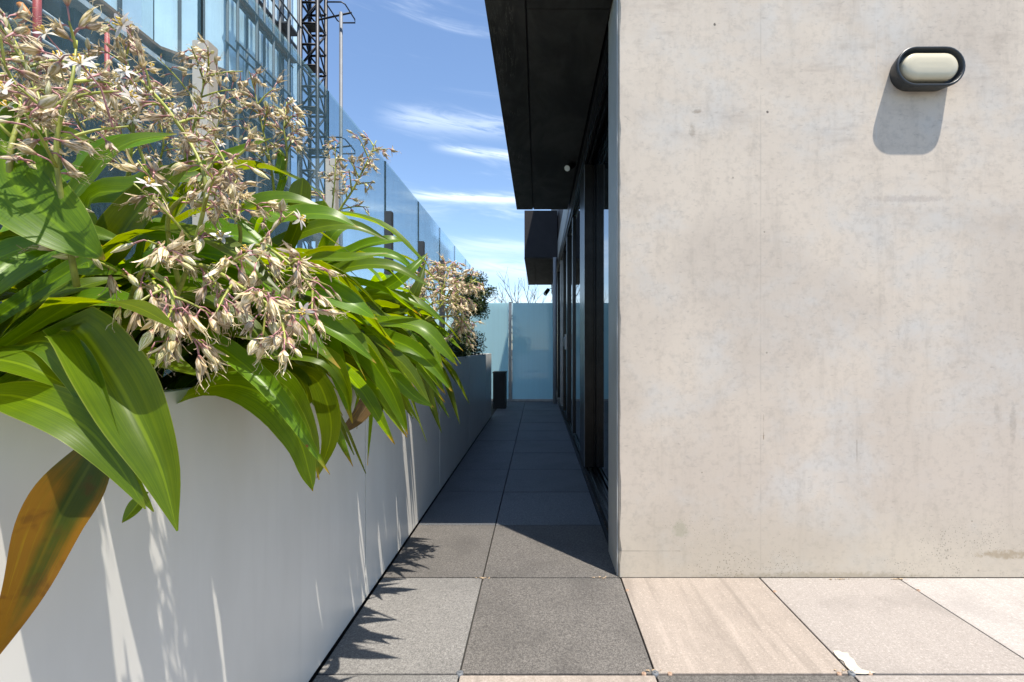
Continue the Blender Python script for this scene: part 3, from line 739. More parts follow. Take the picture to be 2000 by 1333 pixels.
for k in range(4):
    e = [0.22, 0.18, 0.20, 0.26][k]
    BUDS.append(lathe([(0, 0.05), (0.10, e * 0.5), (0.3, e * 0.92), (0.5, e), (0.7, e * 0.78), (0.88, e * 0.4), (1.0, 0.03)], 12, 6, 0.10).mesh('bud', M['bud']))
for k in range(5):
    rg = random.Random(50 + k)
    mb = lathe([(0, 0.05), (0.08, 0.12), (0.28, 0.23), (0.5, 0.25), (0.68, 0.17), (0.8, 0.08)], 10, 3, 0.2)
    for q in range(6):
        petal(mb, q * 1.047 + rg.uniform(-0.3, 0.3), rg.uniform(0.2, 0.75), rg.uniform(0.75, 1.3), rg.uniform(0.07, 0.14), 0.06, 0, rg.uniform(-1.0, 0.6), 0.07)
    for q in range(4):
        a = rg.uniform(0, 6.28); mb.tube([(0, 0, 0.55), (0.16 * math.cos(a), 0.16 * math.sin(a), 0.98), (0.42 * math.cos(a + .7), 0.42 * math.sin(a + .7), 1.25), (0.4 * math.cos(a + 1.4), 0.4 * math.sin(a + 1.4), 1.5)], 0.012, 3)
    WILT.append(mb.mesh('wilted_flower', M['wilt']))
for k in range(3):
    rg = random.Random(80 + k); mb = MB()
    for q in range(6):
        petal(mb, q * 1.047 + rg.uniform(-0.12, 0.12), rg.uniform(1.15, 1.45), rg.uniform(0.9, 1.05), 0.19 if q % 2 else 0.15, 0.1, 0, rg.uniform(0.1, 0.5), 0.04, 6)
    mb.tube([(0, 0, -0.05), (0, 0, 0.18), (0, 0, 0.5)], [0.05, 0.07, 0.02], 6)
    for q in range(6):
        a = q * 1.047 + 0.5
        mb.tube([(0.03 * math.cos(a), 0.03 * math.sin(a), 0.1), (0.26 * math.cos(a), 0.26 * math.sin(a), 0.42)], 0.025, 4, 1)
        mb.tube([(0.22 * math.cos(a), 0.22 * math.sin(a), 0.38), (0.3 * math.cos(a), 0.3 * math.sin(a), 0.5)], 0.06, 5, 1)
    FLOW.append(mb.mesh('flower', [M['petal'], M['anther']]))

def put_bud(parent, me, name, p, d, size, rg):
    o = bpy.data.objects.new(name, me); COL.objects.link(o)
    q = d.to_track_quat('Z', 'Y') @ Quaternion(Vector((0, 0, 1)), rg.uniform(0, 6.28))
    o.rotation_mode = 'QUATERNION'; o.rotation_quaternion = q
    w_ = size * rg.uniform(0.8, 1.1); o.scale = (w_, w_ * rg.uniform(0.7, 1.0), size * rg.uniform(0.9, 1.45)); o.location = p
    par(o, parent)
def panicle(plant, pts, seed, nbr=9, blen=0.10, size=0.023, start=0.3, per=5, open_=0.06, stemr=0.0042, wilt=0.6, droop=0.5, yel=True):
    rg = random.Random(seed)
    ax = catmull([Vector(p) for p in pts], 22); mb = MB(); buds = []
    mb.tube(ax, [stemr * (1 - 0.72 * i / 22) for i in range(23)], 7)
    for b in range(nbr):
        t = start + (1 - start) * (b + 0.5 * rg.random()) / nbr
        i = min(21, int(t * 22)); p = ax[i].lerp(ax[i + 1], t * 22 - i)
        T = (ax[i + 1] - ax[i]).normalized()
        a = b * 2.4 + rg.uniform(-0.4, 0.4)
        e1 = T.cross(Vector((0.3, 0.2, 1)));
        if e1.length < 0.05: e1 = T.cross(Vector((1, 0, 0)))
        e1.normalize(); e2 = T.cross(e1)
        out = (e1 * math.cos(a) + e2 * math.sin(a)) * 0.85 + T * 0.6 + Vector((0, 0, 0.12)); out.normalize()
        L = blen * (1.25 - 0.75 * (t - start) / (1 - start)) * rg.uniform(0.75, 1.25)
        bp = [p, p + out * L * 0.5, p + out * L + Vector((0, 0, -0.10 * L))]
        bc = catmull(bp, 6); mb.tube(bc, [stemr * 0.5] * 3 + [stemr * 0.4] * 2 + [stemr * 0.3] * 2, 5)
        for q in range(per):
            u = 0.25 + 0.75 * (q + rg.random() * 0.5) / per
            ii = min(5, int(u * 6)); pp = bc[ii].lerp(bc[ii + 1], u * 6 - ii)
            buds.append((pp, out))
    for q in range(int(per * 2)):
        t = start + (1 - start) * (q + rg.random()) / (per * 2); i = min(21, int(t * 22))
        buds.append((ax[i], (ax[i + 1] - ax[i]).normalized()))
    items = []
    for p, out in buds:
        rv = Vector((rg.gauss(0, 1), rg.gauss(0, 1), rg.gauss(0, 1))).normalized()
        d = (rv * 0.8 + out * 0.45 + Vector((0, 0, -droop))).normalized()
        pl_ = size * rg.uniform(0.55, 1.1)
        d0 = (rv * 0.9 + out * 0.7).normalized()
        e = p + (d0 * 0.55 + d * 0.45) * pl_
        mb.tube([p, p + d0 * pl_ * 0.5, e], [stemr * 0.22, stemr * 0.26, stemr * 0.36], 4, 1)
        r = rg.random()
        if r < open_: items.append((rg.choice(FLOW), 'flower', e, (d0 + Vector((0.25, -0.7, 0.35))).normalized(), size * 0.82))
        elif r < open_ + wilt: items.append((rg.choice(WILT), 'wilted_flower', e, d, size * rg.uniform(0.72, 1.1)))
        else: items.append((rg.choice(BUDS), 'bud', e, d, size * rg.uniform(0.4, 1.1)))
    st = mb.build('flower_stem', [M['stem'], M['pedicel']], plant)
    for me, nm, e, d, sz in items: put_bud(st, me, nm, e, d, sz, rg)
    return st
def clump(root, label, nleaf, seed, lmin=0.5, lmax=0.72, az=(-60, 200), up=0.0, spread=0.06):
    rg = random.Random(seed)
    pnt = empty('lily_plant', root); tag(pnt, label, 'plant', 'strappy leaved lilies in the planter')
    for i in range(nleaf):
        for _try in range(12):
            me = TEMPL[rg.randrange(12)]
            a = R(rg.uniform(*az)); L = rg.uniform(lmin, lmax)
            sc_ = (L, L * rg.uniform(0.85, 1.2), L * rg.uniform(0.65, 1.0))
            rot = (rg.uniform(-0.35, 0.35), rg.uniform(-0.25, 0.12) - up, a)
            loc = Vector(root) + Vector((rg.gauss(0, spread * 0.5), rg.gauss(0, spread), rg.uniform(-0.03, 0.02)))
            mtx = Matrix.LocRotScale(loc, Euler(rot), Vector(sc_))
            # a blade may rest over the rim but not pass through the planter face or the fence
            bad = False
            for v in me.vertices[6 * 7:]:
                w = mtx @ v.co
                if (w.z < 0.925 and w.x < PX + 0.012) or w.x < FX + 0.02: bad = True; break
            if not bad: break
        if bad: continue
        o = bpy.data.objects.new('leaf', me); COL.objects.link(o)
        o.scale = sc_; o.rotation_euler = rot; o.location = loc
        par(o, pnt)
    return pnt
HL = [0]
def hero(plant, pts, width, facing=(0.35, -0.75, 0.55), m='leaf', label=None, **kw):
    """leaf through photo points (px, py, distance)"""
    HL[0] += 1
    wp = [at(*p) for p in pts]
    if wp[0].z > 0.965 and m == 'leaf':     # carry the blade back to its plant's base
        wp = [Vector(plant.location) + Vector((rnd.gauss(0, .03), rnd.gauss(0, .04), 0.0))] + wp
        if isinstance(facing, list): facing = [facing[0]] + facing
        kw.setdefault('n', 22)
    me = leaf_mesh(wp, width, facing if isinstance(facing, list) else Vector(facing), M[m], seed=100 + HL[0], **kw)
    o = link('leaf', me, plant)
    if label: o['label'] = label
    return o

Z0 = 0.855
A = clump((-0.90, 0.62, Z0), 'nearest lily clump, with a yellowing leaf hanging over the planter front', 22, 1, 0.42, 0.6, (50, 175))
B = clump((-0.93, 0.98, Z0), 'flowering lily clump behind the nearest one, drooping dark leaves below its flowers', 44, 2, 0.5, 0.68, (-25, 170))
C = clump((-0.92, 1.34, Z0), 'middle lily clump beside the tall pale fence post', 46, 3, 0.5, 0.7, (-80, 150))
D = clump((-0.90, 1.72, Z0), 'lily clump with a withered brown leaf at the planter joint', 54, 4, 0.46, 0.66, (-85, 120))
E = clump((-0.89, 2.08, Z0), 'farthest lily clump, its leaf tips arching in front of the shrub', 50, 5, 0.46, 0.66, (-80, 120))
F = clump((-1.02, 1.15, Z0), 'lily clump against the glass fence behind the flowers', 26, 6, 0.5, 0.7, (-30, 200), 0.3)

# individually shaped leaves: most clearly seen, a few added to cast shade
hero(A, [(-90, 760, .70), (10, 690, .65), (95, 668, .61), (165, 735, .585), (222, 860, .57), (268, 950, .565), (300, 1000, .563)], 0.044, [(0.4, -0.6, 0.6), (0.2, -0.75, 0.5), (-0.55, -0.7, 0.4), (-0.5, -0.7, 0.45)], fold=0.12, peak=0.45, n=26)
hero(A, [(118, 690, .66), (150, 640, .622), (215, 722, .60), (268, 818, .585), (315, 920, .575), (346, 1038, .57)], 0.076, [(0.75, -0.65, -0.1), (0.75, -0.68, -0.05), (0.65, -0.75, 0.1), (0.45, -0.8, 0.3), (0.35, -0.8, 0.4)], fold=0.55, base_w=0.35, peak=0.55, tipk=1.7, wave=0.04, n=26)
hero(A, [(-190, 740, .66), (-70, 705, .60), (40, 712, .585), (150, 765, .60)], 0.075, (0.2, -0.35, 0.9), fold=0.2)  # broad flat leaf added to shade a sunlit gap on the planter
hero(A, [(90, 625, .63), (180, 590, .59), (265, 600, .575), (350, 645, .57)], 0.062, (0.2, -0.12, 0.95), fold=0.1)  # flat leaf added so its shadow darkens the big folded leaf below
hero(A, [(40, 760, .82), (160, 715, .75), (280, 700, .71), (390, 735, .70)], 0.07, (0.1, -0.4, 0.9), fold=0.2)  # another added leaf, blocking sun slivers on the planter face
hero(A, [(-120, 800, .78), (-10, 770, .70), (90, 770, .66), (170, 800, .65)], 0.06, (0.1, -0.4, 0.9), fold=0.2)  # also added, to keep sun off the near planter face
hero(A, [(-110, 795, .615), (-10, 772, .585), (70, 785, .57), (160, 830, .562), (225, 900, .56), (284, 995, .56)], 0.054, (0.1, -0.7, 0.65), fold=0.15)
hero(A, [(225, 820, .60), (180, 900, .58), (118, 1010, .565), (52, 1150, .555), (-40, 1330, .55)], 0.066, [(0.45, -0.85, 0.25), (0.35, -0.9, 0.2), (0.7, -0.7, 0.1)], 'leaf_yellow', 'yellow and orange ageing leaf', fold=0.4, wave=0.07, n=28, base_w=0.25, peak=0.42, tipk=1.7)
hero(A, [(285, 960, .62), (265, 990, .61), (238, 1022, .60)], 0.018, (0.3, -0.8, 0.4))
hero(A, [(-40, 250, .62), (20, 350, .60), (90, 420, .60), (150, 470, .61), (205, 508, .63)], 0.092, (0.35, -0.85, 0.45), fold=0.12, peak=0.4)
hero(A, [(-60, 640, .66), (20, 560, .66), (120, 500, .68), (200, 480, .70)], 0.05, (0.1, -0.6, 0.8))
hero(A, [(-60, 560, .63), (10, 500, .63), (90, 480, .65), (150, 500, .68)], 0.06, (0.0, -0.7, 0.7))
hero(A, [(-40, 690, .72), (60, 600, .72), (160, 560, .74), (250, 540, .78)], 0.045, (0.2, -0.7, 0.7))
hero(A, [(120, 540, .72), (180, 525, .70), (250, 535, .70)], 0.035, (0.2, -0.9, 0.3))
hero(B, [(190, 560, .90), (230, 470, .86), (300, 380, .84), (390, 300, .86)], 0.085, (0.4, -0.8, 0.4), fold=0.3)
hero(B, [(120, 480, .86), (180, 340, .84), (250, 280, .86), (345, 262, .90)], 0.06, (0.1, -0.75, 0.6))
hero(B, [(300, 400, .90), (390, 330, .86), (470, 295, .86), (530, 270, .88)], 0.034, (0.1, -0.7, 0.6), fold=0.35)
hero(B, [(100, 690, .86), (220, 640, .82), (330, 640, .80), (430, 670, .80)], 0.045, (0.1, -0.6, 0.8))
hero(B, [(330, 790, .92), (430, 752, .86), (520, 775, .83), (580, 850, .82), (604, 925, .82), (612, 960, .82)], 0.072, [(0.2, -0.6, 0.7), (-0.35, -0.85, 0.35), (-0.6, -0.8, 0.0)], fold=0.12, base_w=0.5)
hero(B, [(400, 740, .96), (480, 720, .90), (560, 765, .87), (608, 850, .86), (622, 925, .86)], 0.062, [(0.2, -0.6, 0.7), (-0.3, -0.85, 0.35), (-0.6, -0.8, 0.0)], fold=0.12)
hero(C, [(560, 720, 1.0), (615, 740, .95), (642, 800, .93), (645, 860, .92), (618, 935, .92)], 0.05, (-0.1, -0.95, 0.15), fold=0.15)
hero(C, [(545, 720, 1.0), (580, 735, .96), (600, 770, .95), (600, 795, .95)], 0.040, (0.0, -0.95, 0.2))
hero(C, [(440, 700, 1.02), (540, 690, .96), (640, 700, .95), (680, 760, .95), (685, 812, .95)], 0.044, [(0.0, -0.6, 0.8), (-0.3, -0.8, 0.4), (-0.6, -0.8, 0.0)])
hero(C, [(470, 640, 1.0), (560, 600, .96), (660, 650, .95), (735, 710, .97)], 0.05, (0.3, -0.7, 0.6))
hero(D, [(600, 650, 1.28), (690, 670, 1.2), (750, 740, 1.18), (780, 800, 1.18), (797, 850, 1.18)], 0.055, (-0.3, -0.8, 0.4), fold=0.2)
hero(D, [(620, 690, 1.3), (690, 700, 1.22), (740, 750, 1.2), (748, 805, 1.2)], 0.048, (-0.3, -0.8, 0.35))
hero(D, [(650, 640, 1.4), (740, 630, 1.3), (820, 640, 1.28), (865, 680, 1.28), (893, 715, 1.28)], 0.055, [(0.0, -0.6, 0.8), (-0.3, -0.8, 0.4)], fold=0.2)
hero(D, [(690, 660, 1.5), (780, 670, 1.42), (840, 710, 1.4), (884, 766, 1.4)], 0.055, (-0.2, -0.75, 0.5))
hero(D, [(700, 700, 1.4), (760, 730, 1.34), (810, 775, 1.32), (848, 796, 1.32)], 0.045, (0.1, -0.8, 0.5))
hero(D, [(735, 735, 1.3), (725, 775, 1.26), (700, 815, 1.25), (658, 852, 1.25)], 0.045, (0.3, -0.9, 0.2), 'leaf_dead', 'withered brown leaf', fold=0.5, wave=0.1)
hero(C, [(540, 560, 1.05), (600, 510, .98), (680, 505, .95), (758, 495, .98)], 0.05, (0.25, -0.6, 0.75), fold=0.25)
hero(C, [(520, 590, 1.05), (600, 560, .98), (680, 590, .96), (738, 625, .98)], 0.075, (0.3, -0.7, 0.6), fold=0.2)
hero(C, [(560, 620, 1.1), (640, 630, 1.0), (690, 660, 1.0), (722, 690, 1.0)], 0.06, (0.1, -0.75, 0.6))
hero(D, [(600, 560, 1.4), (690, 490, 1.34), (760, 470, 1.34), (800, 472, 1.38)], 0.05, (0.1, -0.7, 0.6))
hero(D, [(700, 590, 1.5), (760, 560, 1.45), (800, 530, 1.45), (835, 495, 1.5)], 0.05, (0.2, -0.85, 0.4))
hero(D, [(740, 620, 1.7), (790, 600, 1.65), (815, 560, 1.65), (832, 510, 1.7)], 0.045, (0.4, -0.85, 0.3))
hero(C, [(480, 520, 1.1), (520, 430, 1.08), (545, 395, 1.08), (580, 372, 1.12)], 0.055, (0.3, -0.85, 0.4))
hero(C, [(570, 470, 1.12), (582, 420, 1.1), (588, 380, 1.1), (592, 347, 1.1)], 0.05, (0.1, -0.95, 0.2), base_w=0.6, peak=0.7, tipk=3.5)
hero(C, [(560, 480, 1.2), (610, 440, 1.16), (625, 410, 1.16), (632, 392, 1.16)], 0.045, (0.3, -0.9, 0.2), peak=0.6, tipk=3)
hero(C, [(500, 460, 1.0), (560, 425, .96), (640, 420, .96), (700, 445, .98)], 0.06, (0.1, -0.7, 0.6))
hero(D, [(620, 540, 1.5), (640, 480, 1.45), (660, 450, 1.45), (695, 440, 1.5)], 0.05, (0.2, -0.85, 0.4))
hero(B, [(380, 480, .95), (430, 460, .92), (490, 470, .92), (560, 520, .95)], 0.06, (0.1, -0.7, 0.6))
for q, (w_, pts_) in enumerate((
        (.075, [(60, 420, .95), (150, 330, .92), (230, 285, .92), (330, 268, .95)]), (.06, [(140, 520, .9), (230, 470, .86), (320, 455, .86), (400, 480, .88)]),
        (.075, [(170, 430, .98), (260, 370, .95), (340, 345, .95), (420, 350, .98)]), (.06, [(220, 560, .95), (330, 500, .9), (430, 500, .9), (520, 540, .92)]),
        (.055, [(200, 600, .9), (310, 560, .86), (400, 570, .85), (480, 620, .86)]), (.065, [(400, 480, 1.1), (480, 410, 1.05), (560, 390, 1.05), (640, 410, 1.08)]),
        (.05, [(480, 540, 1.2), (580, 460, 1.15), (680, 440, 1.15), (760, 470, 1.18)]), (.055, [(560, 600, 1.3), (660, 530, 1.25), (760, 520, 1.25), (840, 560, 1.28)]),
        (.05, [(600, 640, 1.4), (720, 580, 1.35), (810, 590, 1.35), (880, 640, 1.38)]), (.045, [(620, 560, 1.5), (700, 500, 1.45), (770, 500, 1.45), (820, 540, 1.48)]),
        (.055, [(-30, 330, .8), (40, 280, .78), (110, 260, .78), (190, 280, .8)]), (.05, [(10, 520, .8), (90, 470, .78), (170, 455, .78), (260, 480, .8)]),
        (.05, [(60, 640, .8), (150, 590, .77), (240, 590, .76), (330, 630, .77)]), (.06, [(250, 690, .95), (370, 640, .9), (480, 645, .88), (580, 700, .88)]))):
    hero((A, B, C, D)[min(3, int((pts_[0][2] - .75) / .2))], pts_, w_, (rnd.uniform(-.1, .4), -0.75, rnd.uniform(.35, .7)), fold=rnd.uniform(.15, .4))
hero(C, [(540, 390, 1.3), (545, 340, 1.28), (550, 310, 1.28), (540, 285, 1.28)], 0.024, (0.3, -0.9, 0.2), peak=0.5, tipk=3)

# flower panicles
def PP(*p): return [at(*q) for q in p]
panicle(A, PP((150, 560, .66), (125, 420, .62), (110, 280, .60), (140, 160, .60), (150, 80, .62)), 11, 8, 0.07, 0.022, 0.3, 4, 0.08, 0.0042)
panicle(A, PP((20, 420, .62), (20, 300, .60), (40, 200, .62), (0, 110, .64)), 12, 8, 0.075, 0.022, 0.3, 4, 0.05)
panicle(A, PP((60, 400, .72), (90, 260, .72), (60, 150, .74), (20, 60, .78)), 13, 8, 0.085, 0.022, 0.25, 6, 0.06)
panicle(B, PP((330, 620, .80), (380, 480, .74), (400, 350, .72), (340, 230, .74), (270, 150, .78)), 14, 8, 0.085, 0.022, 0.25, 4, 0.05)
panicle(B, PP((350, 560, .80), (330, 420, .74), (420, 350, .72), (470, 300, .76)), 15, 6, 0.065, 0.023, 0.3, 4, 0.03)
panicle(B, PP((330, 520, .80), (400, 520, .72), (470, 560, .70), (530, 600, .70), (560, 640, .71)), 16, 9, 0.075, 0.025, 0.12, 6, 0.02, droop=0.9)
panicle(B, PP((250, 600, .78), (280, 530, .70), (330, 560, .67), (340, 620, .66), (350, 665, .66)), 17, 8, 0.07, 0.027, 0.12, 5, 0.0, droop=1.0)
panicle(C, PP((420, 520, .86), (500, 480, .78), (570, 520, .76), (620, 580, .77)), 18, 9, 0.075, 0.024, 0.15, 5, 0.02, droop=0.7)
panicle(C, PP((450, 560, .95), (470, 460, .86), (450, 380, .84), (500, 400, .84)), 19, 5, 0.06, 0.022, 0.4, 4, 0.02)
panicle(F, PP((240, 400, 1.15), (260, 260, 1.08), (255, 150, 1.06), (232, 60, 1.06)), 20, 10, 0.085, 0.022, 0.3, 5, 0.14)
panicle(F, PP((330, 420, 1.25), (370, 280, 1.18), (395, 180, 1.16), (410, 120, 1.16)), 21, 10, 0.10, 0.021, 0.35, 5, 0.08)
panicle(F, PP((300, 380, 1.15), (260, 260, 1.1), (200, 180, 1.08), (150, 130, 1.08)), 22, 9, 0.09, 0.022, 0.3, 5, 0.14)
panicle(C, PP((540, 420, 1.35), (530, 330, 1.28), (510, 240, 1.26), (495, 165, 1.26)), 23, 10, 0.085, 0.022, 0.3, 5, 0.05)
panicle(C, PP((545, 400, 1.35), (560, 310, 1.28), (555, 250, 1.26), (560, 200, 1.28)), 24, 8, 0.065, 0.022, 0.3, 5, 0.05)
panicle(D, PP((640, 520, 1.62), (655, 430, 1.56), (690, 370, 1.55), (715, 320, 1.55), (735, 275, 1.56)), 25, 11, 0.09, 0.022, 0.25, 5, 0.05, 0.005, 0.55)
panicle(D, PP((640, 500, 1.62), (650, 400, 1.58), (655, 330, 1.58), (655, 280, 1.58)), 26, 8, 0.045, 0.020, 0.4, 3, 0.03, 0.0035)
panicle(E, PP((770, 640, 2.0), (830, 600, 1.95), (880, 580, 1.95), (930, 545, 2.0)), 27, 12, 0.12, 0.024, 0.4, 6, 0.02, 0.006, 0.8, 0.9, )
panicle(E, PP((790, 650, 2.1), (850, 610, 2.05), (880, 560, 2.05), (870, 515, 2.1)), 28, 12, 0.12, 0.024, 0.4, 6, 0.02, 0.006, 0.8, 0.8)
panicle(E, PP((800, 640, 2.1), (860, 620, 2.05), (900, 620, 2.05), (905, 650, 2.1)), 29, 9, 0.10, 0.024, 0.4, 5, 0.0, 0.006, 0.8, 0.9)
panicle(E, PP((780, 640, 2.1), (815, 590, 2.05), (830, 550, 2.1), (845, 520, 2.1)), 30, 10, 0.09, 0.024, 0.3, 6, 0.02, 0.005)
panicle(D, PP((760, 640, 1.9), (790, 590, 1.85), (810, 560, 1.85), (825, 540, 1.85)), 31, 8, 0.06, 0.022, 0.3, 5, 0.0, 0.004)

for k, (bx_, by_, tx_, ty_, d_) in enumerate(((120, 330, 60, 90, 1.15), (180, 360, 130, 170, 1.2), (300, 350, 320, 190, 1.35), (250, 380, 230, 210, 1.3), (380, 420, 440, 190, 1.4), (420, 420, 380, 240, 1.3), (60, 300, 20, 60, 1.2))):
    panicle(F if k != 4 else C, PP((bx_, by_, d_ + .05), (bx_ * .65 + tx_ * .35 + 12, by_ * .6 + ty_ * .4, d_), (bx_ * .3 + tx_ * .7, by_ * .3 + ty_ * .7, d_), (tx_, ty_, d_)), 60 + k, 10, 0.085, 0.020, 0.15, 6, 0.06, 0.0032, 0.65)
# open star flowers that stand out in the photo
rf = random.Random(44)
for px, py, d, sz in ((160, 128, .56, .022), (242, 52, 1.0, .030), (245, 142, .95, .026), (205, 205, 1.0, .024), (262, 236, 1.05, .024), (92, 70, .75, .02), (300, 180, 1.1, .022), (340, 215, 1.1, .022)):
    e = at(px, py, d); b_ = e + Vector((0.01, 0.03, -0.06)); mb = MB()
    mb.tube([b_, b_.lerp(e, .6) + Vector((0, .008, .008)), e], 0.0012, 5, 1)
    put_bud(mb.build('flower_stem', [M['stem'], M['pedicel']], F), rf.choice(FLOW), 'flower', e, Vector((rf.uniform(-.2, .4), -0.9, rf.uniform(0, .6))).normalized(), sz, rf)
# dark topiary and low shrub farther along the planter
def leaf_cloud(mb, pts, size, rg):
    for p in pts:
        a = Vector((rg.gauss(0, 1), rg.gauss(0, 1), rg.gauss(0, 1))).normalized()
        b = a.orthogonal().normalized(); b = Quaternion(a, rg.uniform(0, 6.28)) @ b
        c = a.cross(b); s = size * rg.uniform(0.7, 1.3); k = len(mb.v)
        mb.v += [tuple(p - b * s), tuple(p + c * s * 0.45), tuple(p + b * s), tuple(p - c * s * 0.45)]
        mb.face([k, k + 1, k + 2, k + 3])
def crown_points(c, rad, n, rg, lumps=26):
    c = Vector(c); out = []
    cs = []
    for _ in range(lumps):
        d = Vector((rg.gauss(0, 1), rg.gauss(0, 1), rg.gauss(0, 1))).normalized()
        cs.append((c + Vector((d.x * rad[0], d.y * rad[1], d.z * rad[2])) * rg.uniform(0.45, 0.95), rg.uniform(0.16, 0.34)))
    for _ in range(n):
        q, r = rg.choice(cs); d = Vector((rg.gauss(0, 1), rg.gauss(0, 1), rg.gauss(0, 1)))
        d = d.normalized() * (rg.random() ** 0.4) * r * min(rad) * 1.6
        out.append(q + d)
    return out
rg = random.Random(91)
tt = empty('topiary_tree', (-0.98, 6.0, Z0)); tag(tt, 'small dark topiary tree behind the pale flowers at far planter end', 'tree')
mb = MB(); mb.tube(catmull([Vector((-0.98, 6.0, Z0 - 0.02)), Vector((-0.96, 6.0, 1.1)), Vector((-0.94, 6.0, 1.35)), Vector((-0.9, 6.0, 1.6))], 8), [0.022 - 0.0015 * i for i in range(9)], 8)
for _ in range(7): mb.tube([(-0.93, 6.0, 1.3 + rg.random() * .15), (-0.87 + rg.gauss(0, .12), 6.0 + rg.gauss(0, .12), 1.6 + rg.random() * .15)], [0.009, 0.004], 5)
mb.build('trunk', M['bark'], tt)
mb = MB(); leaf_cloud(mb, crown_points((-0.84, 6.0, 1.66), (0.27, 0.27, 0.30), 9000, rg, 40), 0.015, rg)
tag(mb.build('crown', M['box_leaf'], tt), kind='stuff')
def shrub(c, rad, n, label, seed):
    rg = random.Random(seed)
    s = empty('low_shrub', (c[0], c[1], Z0)); tag(s, label, 'shrub', 'low dark shrubs in the far planter')
    mb = MB()
    for _ in range(14):
        x, y = c[0] + rg.gauss(0, rad[0] * .3), c[1] + rg.gauss(0, rad[1] * .3)
        mb.tube([(x, y, Z0 - 0.01), (x + rg.gauss(0, .04), y + rg.gauss(0, .06), c[2] + rad[2] * rg.uniform(0, .8))], [0.005, 0.002], 4)
    mb.build('stem', M['bark'], s)
    mb = MB(); leaf_cloud(mb, crown_points(c, rad, n, rg, 36), 0.013, rg)
    tag(mb.build('foliage', M['box_leaf'], s), kind='stuff')
shrub((-0.90, 2.95, 0.95), (0.22, 0.28, 0.13), 5000, 'low dark shrub right behind the lily leaf tips', 201)
shrub((-0.91, 4.3, 0.98), (0.22, 0.5, 0.2), 7000, 'low dark shrub in the middle of the far planter', 202)
shrub((-0.93, 5.6, 1.04), (0.25, 0.6, 0.24), 9000, 'taller dark shrub at the open end under the topiary crown', 203)

# ------------------------------------------------------------------ background beyond the fence
bd = empty('blue_building', (-8.5, 10, -9)); tag(bd, 'blue panelled building under construction behind the fence', 'building')
ZB = 7.1
corners = [Vector((-7.88, 3.0, 0)), Vector((-7.88, 9.58, 0)), Vector((-7.0, 10.46, 0)), Vector((-7.0, 13.55, 0))]
rb = random.Random(5)
core = MB()
core.box((-16, 2.9, -9), (-8.0, 13.5, 17.0)); core.box((-9.0, 10.65, -9), (-7.15, 13.5, 17.0))
core.build('core_wall', M['dark_wall'], bd)
for ci in range(3):
    p, q = corners[ci], corners[ci + 1]; L = (q - p).length; t = (q - p) / L; nrm = Vector((t.y, -t.x, 0))
    s = 0.0
    while s < L - 0.05:
        w = min(rb.choice([0.42, 0.55, 0.5, 0.62]), L - s)
        for z0, z1 in (((ZB + 0.12, 9.6), (9.66, 12.6), (12.66, 16.5)) if ci or s > 5.3 else ()):
            mb = MB(); a = p + t * (s + 0.012); b = p + t * (s + w - 0.012); k = len(mb.v); o = nrm * rb.uniform(0, 0.02)
            for zz in (z0, z1):
                for c_, dd in ((a, 0), (b, 0), (b, -0.05), (a, -0.05)): mb.v.append(tuple(c_ + nrm * dd + o + Vector((0, 0, zz))))
            for f in ((0, 1, 5, 4), (1, 2, 6, 5), (2, 3, 7, 6), (3, 0, 4, 7), (4, 5, 6, 7), (3, 2, 1, 0)): mb.face(list(f))
            mb.build('facade_panel', M[rb.choice(['blue_panel', 'blue_panel', 'blue_panel2'])], bd)
        if rb.random() < 0.55:
            c_ = p + t * s + nrm * 0.05; mb = MB(); ww = rb.choice([0.04, 0.06, 0.12])
            mb.obox(c_ + Vector((0, 0, ZB - 0.1)), c_ + Vector((0, 0, 16.4)), ww, 0.06, nrm); mb.build('mullion', M['mullion'], bd)
        s += w
    for zz in (9.63, 12.63):
        mb = MB(); mb.obox(p + nrm * .06 + Vector((0, 0, zz)), q + nrm * .06 + Vector((0, 0, zz)), 0.06, 0.05); mb.build('ledge', M['mullion'], bd)
    mb = MB(); mb.obox(p + nrm * .12 + Vector((0, 0, ZB)), q - t * (.5 if ci == 2 else 0) + nrm * .12 + Vector((0, 0, ZB)), 0.2, 0.06); mb.build('walkway_plank', M['plank' if ci < 2 else 'mullion'], bd)
    mb = MB(); mb.obox(p + nrm * .2 + Vector((0, 0, ZB - 0.36)), q + nrm * .2 + Vector((0, 0, ZB - 0.36)), 0.3, 0.10); mb.build('slab_edge', M['rail' if ci == 0 else 'mullion'], bd)
    for zz in (4.2, 1.4, -1.4):
        mb = MB(); mb.obox(p + nrm * .3 + Vector((0, 0, zz)), q + nrm * .3 + Vector((0, 0, zz)), 0.9, 0.22); mb.build('floor_slab', M['dark_wall2'], bd)
    s = 0.4
    while s < L:
        c_ = p + t * s + nrm * 0.02; mb = MB(); mb.obox(c_ + Vector((0, 0, -9)), c_ + Vector((0, 0, ZB - 0.4)), 0.16, 0.2, nrm); mb.build('column', M['dark_wall2'], bd)
        s += 0.9
